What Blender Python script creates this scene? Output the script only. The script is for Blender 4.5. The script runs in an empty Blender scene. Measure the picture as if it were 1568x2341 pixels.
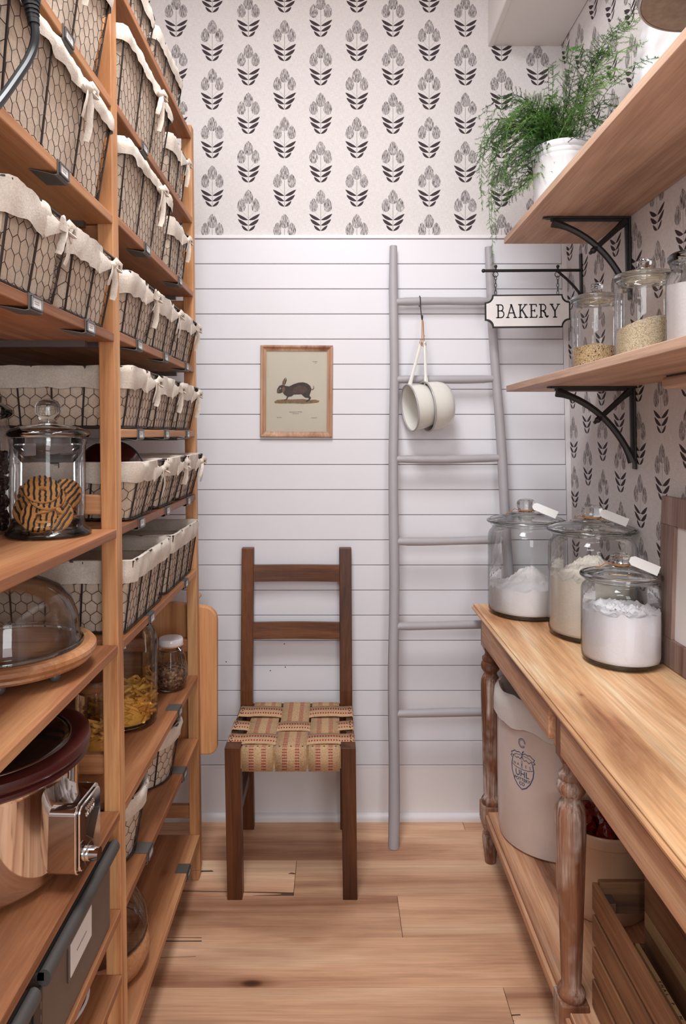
import bpy, bmesh, math, random
from mathutils import Vector, Matrix, noise
from math import sin, cos, pi, radians, sqrt

# ---------------------------------------------------------------- camera, world, lights, exposure
scene = bpy.context.scene
COL = scene.collection
R = random.Random(7)

cam_data = bpy.data.cameras.new('camera')
cam_data.sensor_fit = 'HORIZONTAL'
cam_data.sensor_width = 36.0
cam_data.lens = 36.0 * 1560.0 / 1568.0
cam_data.shift_x = 18.0 / 1568.0
cam_data.shift_y = -178.5 / 1568.0
cam_data.clip_start = 0.05
cam = bpy.data.objects.new('camera', cam_data)
COL.objects.link(cam)
cam.location = (0, 0, 1.4)
cam.rotation_euler = (pi / 2, 0, 0)
scene.camera = cam

world = bpy.data.worlds.new('world')
scene.world = world
world.use_nodes = True
bg = world.node_tree.nodes['Background']
bg.inputs[0].default_value = (0.955, 0.98, 1.0, 1)
bg.inputs[1].default_value = 0.46


def area_light(name, loc, target, sx, sy, power, color):
    l = bpy.data.lights.new(name, 'AREA')
    l.shape = 'RECTANGLE'
    l.size, l.size_y, l.energy, l.color = sx, sy, power, color
    o = bpy.data.objects.new(name, l)
    COL.objects.link(o)
    o.location = loc
    d = Vector(target) - Vector(loc)
    o.rotation_euler = d.to_track_quat('-Z', 'Y').to_euler()
    return o


area_light('ceiling_lamp_light', (-0.10, 0.95, 3.03), (-0.10, 1.0, 0), 0.5, 0.9, 34, (0.955, 0.985, 1.0))
area_light('doorway_daylight', (-0.62, -1.05, 2.62), (0.12, 2.4, 1.0), 1.1, 0.8, 25, (0.955, 0.98, 1.0))
area_light('low_fill_light', (0.55, -1.15, 1.45), (-0.45, 1.7, 0.95), 0.6, 1.3, 17, (0.955, 0.98, 1.0))  # added fill with no seen source, brightens the lower left shelves

scene.view_settings.view_transform = 'Standard'
scene.view_settings.look = 'None'
scene.view_settings.gamma = 1.0
scene.view_settings.use_curve_mapping = False
scene.view_settings.exposure = 0.12


# ---------------------------------------------------------------- helpers
def lin(c):
    c /= 255.0
    return c / 12.92 if c <= 0.04045 else ((c + 0.055) / 1.055) ** 2.4


def RGB(r, g, b):
    return (lin(r), lin(g), lin(b), 1.0)


def clamp(v, a, b):
    return max(a, min(b, v))


class MB:
    """collects geometry, then links it as one mesh object"""

    def __init__(self):
        self.v, self.f = [], []

    def add(self, vs, fs):
        n = len(self.v)
        self.v += [tuple(p) for p in vs]
        self.f += [tuple(i + n for i in f) for f in fs]
        return self

    def box(self, x0, x1, y0, y1, z0, z1):
        return self.add([(x0, y0, z0), (x1, y0, z0), (x1, y1, z0), (x0, y1, z0), (x0, y0, z1), (x1, y0, z1), (x1, y1, z1), (x0, y1, z1)],
                        [(3, 2, 1, 0), (4, 5, 6, 7), (0, 1, 5, 4), (1, 2, 6, 5), (2, 3, 7, 6), (3, 0, 4, 7)])

    def hexa(self, bottom, top):
        """bottom and top: 4 points each, counter-clockwise seen from above"""
        return self.add(list(bottom) + list(top), [(3, 2, 1, 0), (4, 5, 6, 7), (0, 1, 5, 4), (1, 2, 6, 5), (2, 3, 7, 6), (3, 0, 4, 7)])

    def obox(self, M, sx, sy, sz):
        pts = [M @ Vector((x * sx / 2, y * sy / 2, z * sz / 2)) for z in (-1, 1) for x, y in ((-1, -1), (1, -1), (1, 1), (-1, 1))]
        return self.add(pts, [(3, 2, 1, 0), (4, 5, 6, 7), (0, 1, 5, 4), (1, 2, 6, 5), (2, 3, 7, 6), (3, 0, 4, 7)])

    def tube(self, pts, r, n=6, cap=True, flat=1.0, closed=False, up=None):
        """tube along pts; r number or list; flat squeezes the section along its second axis"""
        pts = [Vector(p) for p in pts]
        m = len(pts)
        rs = r if isinstance(r, (list, tuple)) else [r] * m
        prev = None
        vs = []
        for i, p in enumerate(pts):
            if closed:
                t = pts[(i + 1) % m] - pts[i - 1]
            else:
                t = pts[min(i + 1, m - 1)] - pts[max(i - 1, 0)]
            if t.length < 1e-9:
                t = Vector((0, 0, 1))
            t.normalize()
            if prev is None:
                a = Vector(up) if up else (Vector((0, 0, 1)) if abs(t.z) < 0.9 else Vector((1, 0, 0)))
            else:
                a = prev
            a = a - t * a.dot(t)
            if a.length < 1e-6:
                a = Vector((1, 0, 0)) - t * t.x
            a.normalize()
            b = t.cross(a)
            prev = a
            for k in range(n):
                ang = 2 * pi * k / n
                vs.append(p + a * (cos(ang) * rs[i]) + b * (sin(ang) * rs[i] * flat))
        fs = []
        rng = m if closed else m - 1
        for i in range(rng):
            j = (i + 1) % m
            for k in range(n):
                k2 = (k + 1) % n
                fs.append((i * n + k, i * n + k2, j * n + k2, j * n + k))
        if cap and not closed:
            fs.append(tuple(range(n - 1, -1, -1)))
            fs.append(tuple((m - 1) * n + k for k in range(n)))
        return self.add(vs, fs)

    def lathe(self, prof, n=32, c=(0, 0, 0), sx=1.0, sy=1.0, a0=0.0, a1=2 * pi):
        """prof: list of (r, z); r == 0 closes the end"""
        full = abs(a1 - a0 - 2 * pi) < 1e-6
        cols = n if full else n + 1
        idx, vs = [], []
        for r, z in prof:
            if r < 1e-7:
                idx.append([len(vs)] * cols)
                vs.append((c[0], c[1], c[2] + z))
            else:
                row = []
                for k in range(cols):
                    a = a0 + (a1 - a0) * k / n
                    row.append(len(vs))
                    vs.append((c[0] + r * cos(a) * sx, c[1] + r * sin(a) * sy, c[2] + z))
                idx.append(row)
        fs = []
        for i in range(len(prof) - 1):
            A, B = idx[i], idx[i + 1]
            for k in range(n):
                k2 = (k + 1) % cols
                f = []
                for q in (A[k], A[k2], B[k2], B[k]):
                    if q not in f:
                        f.append(q)
                if len(f) >= 3:
                    fs.append(tuple(f))
        return self.add(vs, fs)

    def prism(self, poly, h0, h1, M=None):
        """extrude a 2D polygon (x, y) from z=h0 to h1, then transform by M"""
        n = len(poly)
        vs = [Vector((x, y, h)) for h in (h0, h1) for x, y in poly]
        if M:
            vs = [M @ p for p in vs]
        fs = [tuple(range(n - 1, -1, -1)), tuple(range(n, 2 * n))]
        fs += [(i, (i + 1) % n, n + (i + 1) % n, n + i) for i in range(n)]
        return self.add(vs, fs)

    def grid(self, fn, nu, nv):
        vs = [fn(i / nu, j / nv) for i in range(nu + 1) for j in range(nv + 1)]
        w = nv + 1
        fs = [(i * w + j, (i + 1) * w + j, (i + 1) * w + j + 1, i * w + j + 1) for i in range(nu) for j in range(nv)]
        return self.add(vs, fs)

    def ball(self, c, r, n=10, m=6, s=(1, 1, 1)):
        prof = [(sin(pi * i / m), -cos(pi * i / m)) for i in range(m + 1)]
        prof[0] = (0, -1)
        prof[-1] = (0, 1)
        k = len(self.v)
        self.lathe([(a * r, z * r) for a, z in prof], n)
        for i in range(k, len(self.v)):
            x, y, z = self.v[i]
            self.v[i] = (c[0] + x * s[0], c[1] + y * s[1], c[2] + z * s[2])
        return self

    def torus(self, c, R_, r, n=14, m=6, axis='z'):
        pts = []
        for i in range(n):
            a = 2 * pi * i / n
            u, v = R_ * cos(a), R_ * sin(a)
            pts.append({'z': (c[0] + u, c[1] + v, c[2]), 'y': (c[0] + u, c[1], c[2] + v), 'x': (c[0], c[1] + u, c[2] + v)}[axis])
        return self.tube(pts, r, m, closed=True, up={'z': (0, 0, 1), 'y': (0, 1, 0), 'x': (1, 0, 0)}[axis])

    def map(self, fn):
        self.v = [tuple(fn(Vector(p))) for p in self.v]
        return self

    def mesh(self, name, mat, smooth=False, angle=35):
        me = bpy.data.meshes.new(name)
        me.from_pydata(self.v, [], self.f)
        me.validate()
        if smooth:
            me.polygons.foreach_set('use_smooth', [True] * len(me.polygons))
            me.set_sharp_from_angle(angle=radians(angle))
        if mat:
            me.materials.append(mat)
        me.update()
        return me

    def build(self, name, mat, parent=None, loc=(0, 0, 0), rot=(0, 0, 0), smooth=False, angle=35, bevel=0, fix=False, sub=0):
        me = self.mesh(name, mat, smooth, angle)
        if fix:
            bm = bmesh.new()
            bm.from_mesh(me)
            bmesh.ops.recalc_face_normals(bm, faces=bm.faces)
            bm.to_mesh(me)
            bm.free()
        return place(name, me, parent, loc, rot, bevel, sub)


def place(name, me, parent=None, loc=(0, 0, 0), rot=(0, 0, 0), bevel=0, sub=0):
    o = bpy.data.objects.new(name, me)
    COL.objects.link(o)
    o.parent = parent
    o.location = loc
    o.rotation_euler = rot
    if bevel:
        m = o.modifiers.new('bevel', 'BEVEL')
        m.width = bevel
        m.segments = 2
        m.limit_method = 'ANGLE'
        m.angle_limit = radians(40)
    if sub:
        m = o.modifiers.new('sub', 'SUBSURF')
        m.levels = m.render_levels = sub
    return o


def tag(o, label, cat=None, group=None, kind=None):
    if label:
        o['label'] = label
    if cat:
        o['category'] = cat
    if group:
        o['group'] = group
    if kind:
        o['kind'] = kind
    return o


def thing(name, label, cat, loc=(0, 0, 0), rot=(0, 0, 0), group=None):
    o = bpy.data.objects.new(name, None)
    o.empty_display_size = 0.05
    COL.objects.link(o)
    o.location = loc
    o.rotation_euler = rot
    return tag(o, label, cat, group)


def dup(root, loc, rot, label=None, group=None, parent=None):
    r = root.copy()
    COL.objects.link(r)
    r.location = loc
    r.rotation_euler = rot
    if label:
        r['label'] = label
    if group:
        r['group'] = group
    for ch in list(root.children):
        c = ch.copy()
        COL.objects.link(c)
        c.parent = r
        for g in list(ch.children):
            d = g.copy()
            COL.objects.link(d)
            d.parent = c
    return r


# ---------------------------------------------------------------- material helpers
class E:
    """expression on node sockets"""
    nt = None

    def __init__(self, s):
        self.s = s

    @staticmethod
    def m(op, *a, clampit=False):
        n = E.nt.nodes.new('ShaderNodeMath')
        n.operation = op
        n.use_clamp = clampit
        for i, x in enumerate(a):
            if isinstance(x, E):
                E.nt.links.new(x.s, n.inputs[i])
            else:
                n.inputs[i].default_value = float(x)
        return E(n.outputs[0])

    def __add__(s, o): return E.m('ADD', s, o)
    __radd__ = __add__
    def __sub__(s, o): return E.m('SUBTRACT', s, o)
    def __rsub__(s, o): return E.m('SUBTRACT', o, s)
    def __mul__(s, o): return E.m('MULTIPLY', s, o)
    __rmul__ = __mul__
    def __truediv__(s, o): return E.m('DIVIDE', s, o)
    def __pow__(s, o): return E.m('POWER', s, o)
    def abs(s): return E.m('ABSOLUTE', s)
    def floor(s): return E.m('FLOOR', s)
    def fract(s): return E.m('FRACT', s)
    def max(s, o): return E.m('MAXIMUM', s, o)
    def min(s, o): return E.m('MINIMUM', s, o)
    def gt(s, o): return E.m('GREATER_THAN', s, o)
    def lt(s, o): return E.m('LESS_THAN', s, o)
    def sat(s): return E.m('ADD', s, 0.0, clampit=True)


MATS = {}


def new_mat(name):
    m = bpy.data.materials.new(name)
    m.use_nodes = True
    nt = m.node_tree
    E.nt = nt
    return m, nt, nt.nodes['Principled BSDF']


def L(nt, a, b):
    nt.links.new(a, b)


def node(nt, t, **kw):
    n = nt.nodes.new(t)
    for k, v in kw.items():
        if k.startswith('i_'):
            n.inputs[k[2:].replace('_', ' ')].default_value = v
        else:
            setattr(n, k, v)
    return n


def coords(nt, rand=True, scale=(1, 1, 1), rot=(0, 0, 0)):
    tc = node(nt, 'ShaderNodeTexCoord')
    out = tc.outputs['Object']
    if rand:
        oi = node(nt, 'ShaderNodeObjectInfo')
        mul = node(nt, 'ShaderNodeVectorMath', operation='SCALE')
        comb = node(nt, 'ShaderNodeCombineXYZ')
        L(nt, oi.outputs['Random'], comb.inputs[0])
        L(nt, oi.outputs['Random'], comb.inputs[1])
        L(nt, oi.outputs['Random'], comb.inputs[2])
        L(nt, comb.outputs[0], mul.inputs[0])
        mul.inputs['Scale'].default_value = 17.0
        add = node(nt, 'ShaderNodeVectorMath', operation='ADD')
        L(nt, out, add.inputs[0])
        L(nt, mul.outputs[0], add.inputs[1])
        out = add.outputs[0]
    mp = node(nt, 'ShaderNodeMapping')
    mp.inputs['Scale'].default_value = scale
    mp.inputs['Rotation'].default_value = rot
    L(nt, out, mp.inputs['Vector'])
    return mp.outputs[0]


def noise_tex(nt, vec, scale, detail=4, rough=0.55, dist=0.0):
    n = node(nt, 'ShaderNodeTexNoise')
    n.inputs['Scale'].default_value = scale
    n.inputs['Detail'].default_value = detail
    n.inputs['Roughness'].default_value = rough
    n.inputs['Distortion'].default_value = dist
    L(nt, vec, n.inputs['Vector'])
    return n.outputs[0]


def ramp(nt, fac, stops):
    r = node(nt, 'ShaderNodeValToRGB')
    el = r.color_ramp.elements
    while len(el) > 1:
        el.remove(el[-1])
    el[0].position, el[0].color = stops[0][0], stops[0][1]
    for p, c in stops[1:]:
        e = el.new(p)
        e.color = c
    L(nt, fac, r.inputs[0])
    return r.outputs[0]


def mixc(nt, fac, a, b, mode='MIX'):
    n = node(nt, 'ShaderNodeMix', data_type='RGBA', blend_type=mode)
    for s, v in ((n.inputs[0], fac), (n.inputs[6], a), (n.inputs[7], b)):
        if hasattr(v, 'is_linked'):
            L(nt, v, s)
        else:
            s.default_value = v
    return n.outputs[2]


def bump(nt, bsdf, h, strength=0.2, dist=0.01):
    b = node(nt, 'ShaderNodeBump')
    b.inputs['Strength'].default_value = strength
    b.inputs['Distance'].default_value = dist
    L(nt, h, b.inputs['Height'])
    L(nt, b.outputs[0], bsdf.inputs['Normal'])


def plain(name, col, rough=0.5, metal=0.0, spec=0.5, var=0.0, vscale=20, bumpk=0.0, bscale=80, coat=0.0, sheen=0.0):
    m, nt, b = new_mat(name)
    b.inputs['Base Color'].default_value = col
    b.inputs['Roughness'].default_value = rough
    b.inputs['Metallic'].default_value = metal
    b.inputs['Specular IOR Level'].default_value = spec
    b.inputs['Coat Weight'].default_value = coat
    b.inputs['Coat Roughness'].default_value = 0.08
    if sheen:
        b.inputs['Sheen Weight'].default_value = sheen
    if var or bumpk:
        v = coords(nt)
        if var:
            n = noise_tex(nt, v, vscale, 5, 0.6)
            a = tuple(c * (1 - var) for c in col[:3]) + (1,)
            z = tuple(min(1, c * (1 + var)) for c in col[:3]) + (1,)
            L(nt, ramp(nt, n, [(0.3, a), (0.7, z)]), b.inputs['Base Color'])
        if bumpk:
            bump(nt, b, noise_tex(nt, v, bscale, 3), bumpk, 0.004)
    return m


def wood(name, dark, mid, light, ax=1, s=9.0, rough=0.5, knots=0.0, wash=None, washamt=0.0, vary=0.18, fine=0.35, bumpk=0.15, stretch=0.07, cracks=0.0, spec=0.4):
    m, nt, b = new_mat(name)
    sc = [1.0, 1.0, 1.0]
    sc[ax] = stretch
    v = coords(nt, True, tuple(sc))
    n1 = noise_tex(nt, v, s, 7, 0.62, 0.7)
    col = ramp(nt, n1, [(0.33, dark), (0.48, mid), (0.64, light)])
    sc2 = [1.0, 1.0, 1.0]
    sc2[ax] = 0.025
    v2 = coords(nt, True, tuple(sc2))
    n2 = noise_tex(nt, v2, 170, 3, 0.7)
    g = ramp(nt, n2, [(0.3, (1 - fine, 1 - fine, 1 - fine, 1)), (0.62, (1, 1, 1, 1))])
    col = mixc(nt, 1.0, col, g, 'MULTIPLY')
    nb = noise_tex(nt, coords(nt, True, tuple(0.35 if i == ax else 1.0 for i in range(3))), 4.5, 3, 0.6)
    col = mixc(nt, 1.0, col, ramp(nt, nb, [(0.32, (0.72, 0.68, 0.66, 1)), (0.5, (0.97, 0.96, 0.95, 1)), (0.68, (1.06, 1.06, 1.06, 1))]), 'MULTIPLY')
    if knots:
        sck = [1.0, 1.0, 1.0]
        sck[ax] = 0.42
        vk = coords(nt, True, tuple(sck))
        vo = node(nt, 'ShaderNodeTexVoronoi')
        vo.inputs['Scale'].default_value = 7.0
        L(nt, vk, vo.inputs['Vector'])
        kn = ramp(nt, vo.outputs['Distance'], [(0.0, (0.12, 0.09, 0.07, 1)), (0.045 * knots, (0.25, 0.17, 0.12, 1)), (0.09 * knots, (0.75, 0.68, 0.62, 1)), (0.2 * knots, (1, 1, 1, 1))])
        sep = node(nt, 'ShaderNodeSeparateColor')
        L(nt, vo.outputs['Color'], sep.inputs[0])
        pick = E(sep.outputs[0]).gt(0.45)
        col = mixc(nt, pick.s, col, mixc(nt, 1.0, col, kn, 'MULTIPLY'))
    if cracks:
        scc = [1.0, 1.0, 1.0]
        scc[ax] = 0.06
        vc = coords(nt, True, tuple(scc))
        nc = noise_tex(nt, vc, 5.0, 2, 0.5, 0.0)
        line = (E(nc) - 0.5).abs().lt(0.0032)
        nc2 = noise_tex(nt, coords(nt, True, (1, 1, 1)), 3.0, 2)
        sel = (line * E(nc2).gt(0.595))
        col = mixc(nt, (sel * cracks).s, col, RGB(58, 40, 30))
    if wash:
        vw = coords(nt, True, tuple(sc2))
        nw = noise_tex(nt, vw, 60, 4, 0.7)
        nw2 = noise_tex(nt, coords(nt, True, (1, 1, 0.6) if ax == 2 else (1, 1, 1)), 14, 3, 0.6)
        f = ((E(nw) - 0.42) * 4.0 * ((E(nw2) - 0.38) * 4.5).sat()).sat() * washamt
        col = mixc(nt, f.s, col, wash)
    oi = node(nt, 'ShaderNodeObjectInfo')
    hsv = node(nt, 'ShaderNodeHueSaturation')
    L(nt, (E(oi.outputs['Random']) * vary + (1 - vary / 2)).s, hsv.inputs['Value'])
    L(nt, col, hsv.inputs['Color'])
    L(nt, hsv.outputs[0], b.inputs['Base Color'])
    b.inputs['Roughness'].default_value = rough
    b.inputs['Specular IOR Level'].default_value = spec
    bump(nt, b, n2, bumpk, 0.002)
    return m


def linen(name, c0, c1, scale=900.0):
    m, nt, b = new_mat(name)
    v = coords(nt)
    n = noise_tex(nt, v, 14, 4, 0.6)
    n2 = noise_tex(nt, v, 320, 2, 0.6)
    col = ramp(nt, n, [(0.3, c0), (0.7, c1)])
    g = ramp(nt, n2, [(0.35, (0.86, 0.85, 0.84, 1)), (0.6, (1, 1, 1, 1))])
    L(nt, mixc(nt, 1.0, col, g, 'MULTIPLY'), b.inputs['Base Color'])
    b.inputs['Roughness'].default_value = 0.95
    b.inputs['Specular IOR Level'].default_value = 0.1
    b.inputs['Sheen Weight'].default_value = 0.15
    bump(nt, b, n2, 0.25, 0.002)
    return m


def thin_glass(name, tint=(0.985, 0.99, 0.99, 1), edge=(0.72, 0.74, 0.74, 1), refl=0.7, blend=0.5):
    """thin-walled clear glass: lets light through, mirrors by angle, darkens where the wall is seen edge-on"""
    m, nt, b = new_mat(name)
    nt.nodes.remove(b)
    out = nt.nodes['Material Output']
    lw = node(nt, 'ShaderNodeLayerWeight')
    lw.inputs['Blend'].default_value = blend
    tr = node(nt, 'ShaderNodeBsdfTransparent')
    f = E(lw.outputs['Facing']) ** 3.0
    L(nt, mixc(nt, f.s, tint, edge), tr.inputs[0])
    gl = node(nt, 'ShaderNodeBsdfGlossy')
    gl.inputs['Roughness'].default_value = 0.02
    gl.inputs['Color'].default_value = (1, 1, 1, 1)
    mx = node(nt, 'ShaderNodeMixShader')
    fr = node(nt, 'ShaderNodeFresnel')
    fr.inputs['IOR'].default_value = 1.5
    L(nt, (E(fr.outputs[0]) * refl).sat().s, mx.inputs[0])
    L(nt, tr.outputs[0], mx.inputs[1])
    L(nt, gl.outputs[0], mx.inputs[2])
    L(nt, mx.outputs[0], out.inputs['Surface'])
    return m


def solid_glass(name, col=(0.96, 0.975, 0.97, 1)):
    m, nt, b = new_mat(name)
    b.inputs['Base Color'].default_value = col
    b.inputs['Transmission Weight'].default_value = 1.0
    b.inputs['Roughness'].default_value = 0.0
    b.inputs['IOR'].default_value = 1.48
    return m


def wallpaper(name, ucomp):
    """block-print tulips: columns 0.1316 m apart, every other one dropped by half; vertical repeat 0.1767 m"""
    m, nt, b = new_mat(name)
    tc = node(nt, 'ShaderNodeTexCoord')
    sep = node(nt, 'ShaderNodeSeparateXYZ')
    L(nt, tc.outputs['Object'], sep.inputs[0])
    u0 = E(sep.outputs[ucomp])
    v0 = E(sep.outputs[2])
    CW, VH = 0.1316, 0.1767
    k = 1 / 3802.0
    uu = u0 / CW
    colid = (uu + 0.5).floor()
    par = (E.m('MODULO', colid + 100.0, 2.0)).gt(0.5)
    u = (uu + 0.5 - colid - 0.5) * CW
    vv = v0 / VH + par * 0.5
    rowid = vv.floor()
    v = (vv - rowid) * VH
    ua = u.abs()

    def eggs(du, vb, W, H):
        s = ((v - vb * k) / (H * k))
        s_ = s.max(0.0).min(1.0)
        hw = (s_ ** 0.5) * ((1.0 - s_) ** 0.75) * (W * k * 2.32)
        return hw - (ua - du * k).abs() if du else hw - ua

    def leaf(x0, y0, x1, y1, w):
        ln = math.hypot(x1 - x0, y1 - y0)
        dx, dy = (x1 - x0) / ln, (y1 - y0) / ln
        pu, pv = ua - x0 * k, v - y0 * k
        t = (pu * dx + pv * dy) / (ln * k)
        w_ = pv * dx - pu * dy
        t_ = t.max(0.0).min(1.0)
        prof = ((t_ * (1.0 - t_) * 4.0) ** 0.85) * (w * k * 0.92)
        return prof - (w_ + (t_ * (1.0 - t_)) * (-0.10 * ln * k * 0) - prof * 0.0 + (t_ * (1.0 - t_)) * (ln * k * 0.28) - t_ * 0.0 * k).abs()

    def line(x0, y0, x1, y1, w):
        ln = math.hypot(x1 - x0, y1 - y0)
        dx, dy = (x1 - x0) / ln, (y1 - y0) / ln
        pu, pv = ua - x0 * k, v - y0 * k
        t = (pu * dx + pv * dy) / (ln * k)
        w_ = (pv * dx - pu * dy).abs()
        return (w * k - w_).min((t * 0.01)).min((1.0 - t) * 0.01)

    base = 25
    soft = 1 / 0.0006
    leaves = leaf(2, base + 150, 160, base + 238, 25)
    leaves = leaves.max(leaf(2, base + 75, 145, base + 165, 26))
    leaves = leaves.max(leaf(0, base + 0, 95, base + 80, 20))
    leaves = leaves.max(line(0, base, 0.1, base + 373, 3.2))
    leaves = leaves.max(line(4, base + 178, 78, base + 262, 2.0))
    solid = (leaves * soft).sat()
    buds = eggs(0, base + 372, 68, 200).max(eggs(98, base + 262, 60, 192))
    cv = node(nt, 'ShaderNodeMapping')
    cv.inputs['Scale'].default_value = (620, 620, 52)
    L(nt, tc.outputs['Object'], cv.inputs['Vector'])
    st = noise_tex(nt, cv.outputs[0], 1.0, 4, 0.75)
    budm = (buds * soft).sat() * ((E(st) - 0.435) * 9.0).sat() * 0.92
    ink = solid.max(budm)
    wv = node(nt, 'ShaderNodeMapping')
    wv.inputs['Scale'].default_value = (60, 60, 700)
    L(nt, tc.outputs['Object'], wv.inputs['Vector'])
    wh = noise_tex(nt, wv.outputs[0], 1.0, 2)
    wv2 = node(nt, 'ShaderNodeMapping')
    wv2.inputs['Scale'].default_value = (700, 700, 60)
    L(nt, tc.outputs['Object'], wv2.inputs['Vector'])
    wh2 = noise_tex(nt, wv2.outputs[0], 1.0, 2)
    weave = E(wh) * 0.5 + E(wh2) * 0.5
    paper = ramp(nt, weave.s, [(0.38, RGB(208, 201, 199)), (0.62, RGB(226, 220, 219))])
    L(nt, mixc(nt, ink.s, paper, RGB(66, 56, 60)), b.inputs['Base Color'])
    b.inputs['Roughness'].default_value = 0.8
    b.inputs['Specular IOR Level'].default_value = 0.2
    return m


def strap_mat(name, ax_len, ax_wid):
    """jute webbing with two rows of red dashes along its length"""
    m, nt, b = new_mat(name)
    tc = node(nt, 'ShaderNodeTexCoord')
    uv = node(nt, 'ShaderNodeSeparateXYZ')
    L(nt, tc.outputs['UV'], uv.inputs[0])
    t, w = E(uv.outputs[0]), E(uv.outputs[1])      # metres along, -1..1 across
    wa = (w.abs() - 0.40).abs()
    band = wa.lt(0.15) if ax_wid else wa.lt(0.14)
    dash = ((t / 0.0085).fract()).gt(0.45)
    red = band * dash
    if ax_wid:
        red = red * ((w * 16.0).fract()).gt(0.25)
    n = noise_tex(nt, coords(nt, True, (1, 1, 1)), 380, 2)
    col = ramp(nt, n, [(0.3, RGB(166, 130, 96)), (0.65, RGB(212, 178, 140))])
    L(nt, mixc(nt, (red * 0.95).s, col, RGB(150, 32, 60)), b.inputs['Base Color'])
    b.inputs['Roughness'].default_value = 0.95
    b.inputs['Specular IOR Level'].default_value = 0.1
    bump(nt, b, n, 0.5, 0.002)
    return m


M = {}
M['wall_white'] = plain('white_board_paint', RGB(228, 225, 230), 0.45, spec=0.35, var=0.015, vscale=6, bumpk=0.03, bscale=60)
M['gap'] = plain('groove_shadow_paint', RGB(205, 196, 196), 0.7)
M['trim_white'] = plain('white_trim_paint', RGB(236, 230, 231), 0.4, spec=0.4)
M['ceil'] = plain('ceiling_paint', RGB(228, 222, 219), 0.8)
M['left_wall'] = plain('left_wall_paint', RGB(206, 200, 200), 0.8, var=0.02)
M['paper_back'] = wallpaper('tulip_wallpaper_back', 0)
M['paper_right'] = wallpaper('tulip_wallpaper_side', 1)
M['floor'] = wood('oak_floor', RGB(184, 132, 102), RGB(228, 177, 141), RGB(247, 205, 170), ax=0, s=7, rough=0.5, knots=1.15, cracks=0.9, vary=0.16, fine=0.2, stretch=0.06)
M['rack_y'] = wood('rack_pine_along', RGB(126, 76, 46), RGB(174, 115, 77), RGB(208, 151, 106), ax=1, s=9, rough=0.5, knots=0.7, vary=0.16, fine=0.22)
M['rack_z'] = wood('rack_pine_upright', RGB(140, 84, 48), RGB(206, 145, 96), RGB(236, 182, 130), ax=2, s=12, rough=0.5, knots=0.4, vary=0.1, fine=0.22)
M['rack_x'] = wood('rack_pine_cross', RGB(128, 78, 48), RGB(170, 114, 76), RGB(198, 142, 100), ax=0, s=10, rough=0.5, vary=0.1, fine=0.22)
M['shelf'] = wood('limed_oak_shelf', RGB(168, 132, 110), RGB(200, 162, 138), RGB(220, 184, 160), ax=1, s=10, rough=0.55, vary=0.06, fine=0.25)
M['table_top'] = wood('mango_wood_top', RGB(184, 122, 80), RGB(234, 182, 134), RGB(252, 218, 176), ax=1, s=10, rough=0.38, knots=0.35, vary=0.06, fine=0.32, stretch=0.11)
M['table_leg'] = wood('washed_mango_leg', RGB(76, 42, 28), RGB(120, 74, 52), RGB(166, 114, 84), ax=2, s=14, rough=0.5, wash=RGB(214, 196, 184), washamt=1.0, vary=0.05, fine=0.3)
M['table_apron'] = wood('washed_mango_apron', RGB(130, 80, 54), RGB(202, 146, 110), RGB(232, 182, 144), ax=1, s=12, rough=0.5, wash=RGB(196, 170, 150), washamt=0.35, vary=0.05, fine=0.35, knots=0.3)
M['chair_z'] = wood('walnut_stain_upright', RGB(58, 28, 14), RGB(92, 50, 26), RGB(120, 70, 38), ax=2, s=14, rough=0.42, vary=0.1, fine=0.35)
M['chair_x'] = wood('walnut_stain_cross', RGB(62, 32, 16), RGB(98, 56, 30), RGB(128, 78, 46), ax=0, s=14, rough=0.42, vary=0.1, fine=0.35)
M['chair_y'] = wood('walnut_stain_rail', RGB(48, 26, 15), RGB(74, 44, 28), RGB(96, 60, 40), ax=1, s=14, rough=0.45, vary=0.1, fine=0.3)
M['board_z'] = wood('cutting_board_wood', RGB(158, 98, 58), RGB(200, 138, 90), RGB(220, 162, 112), ax=2, s=8, rough=0.45, vary=0.1, fine=0.2, stretch=0.12)
M['acacia'] = wood('acacia_wood', RGB(112, 64, 38), RGB(176, 118, 78), RGB(212, 158, 114), ax=0, s=8, rough=0.4, vary=0.1, fine=0.25, stretch=0.2)
M['crate_y'] = wood('crate_slat_wood', RGB(84, 52, 34), RGB(138, 94, 64), RGB(176, 128, 90), ax=1, s=9, rough=0.6, vary=0.3, fine=0.3)
M['crate_light'] = wood('crate_pale_slat', RGB(150, 112, 74), RGB(178, 140, 98), RGB(196, 160, 118), ax=1, s=9, rough=0.6, vary=0.1, fine=0.2)
M['crate_x'] = wood('crate_end_wood', RGB(74, 46, 30), RGB(112, 76, 50), RGB(142, 102, 70), ax=0, s=9, rough=0.6, vary=0.2, fine=0.3)
M['frame_wood'] = wood('picture_frame_wood', RGB(136, 88, 60), RGB(180, 130, 98), RGB(204, 160, 128), ax=2, s=16, rough=0.5, wash=RGB(206, 190, 178), washamt=0.5, vary=0.05, fine=0.3)
M['frame_grey'] = wood('greyed_frame_wood', RGB(120, 92, 82), RGB(150, 122, 112), RGB(172, 146, 136), ax=2, s=18, rough=0.55, vary=0.08, fine=0.3)
M['ladder'] = plain('grey_ladder_paint', RGB(172, 166, 170), 0.5, var=0.05, vscale=8, bumpk=0.08, bscale=30)
M['linen'] = linen('linen_liner', RGB(208, 184, 163), RGB(231, 210, 190))
M['linen2'] = linen('linen_cuff', RGB(206, 192, 178), RGB(228, 216, 204))
M['wire'] = plain('dark_wire', RGB(70, 58, 52), 0.55, metal=0.4)
M['rod'] = plain('dark_basket_rod', RGB(66, 58, 56), 0.45, metal=0.6)
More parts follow.
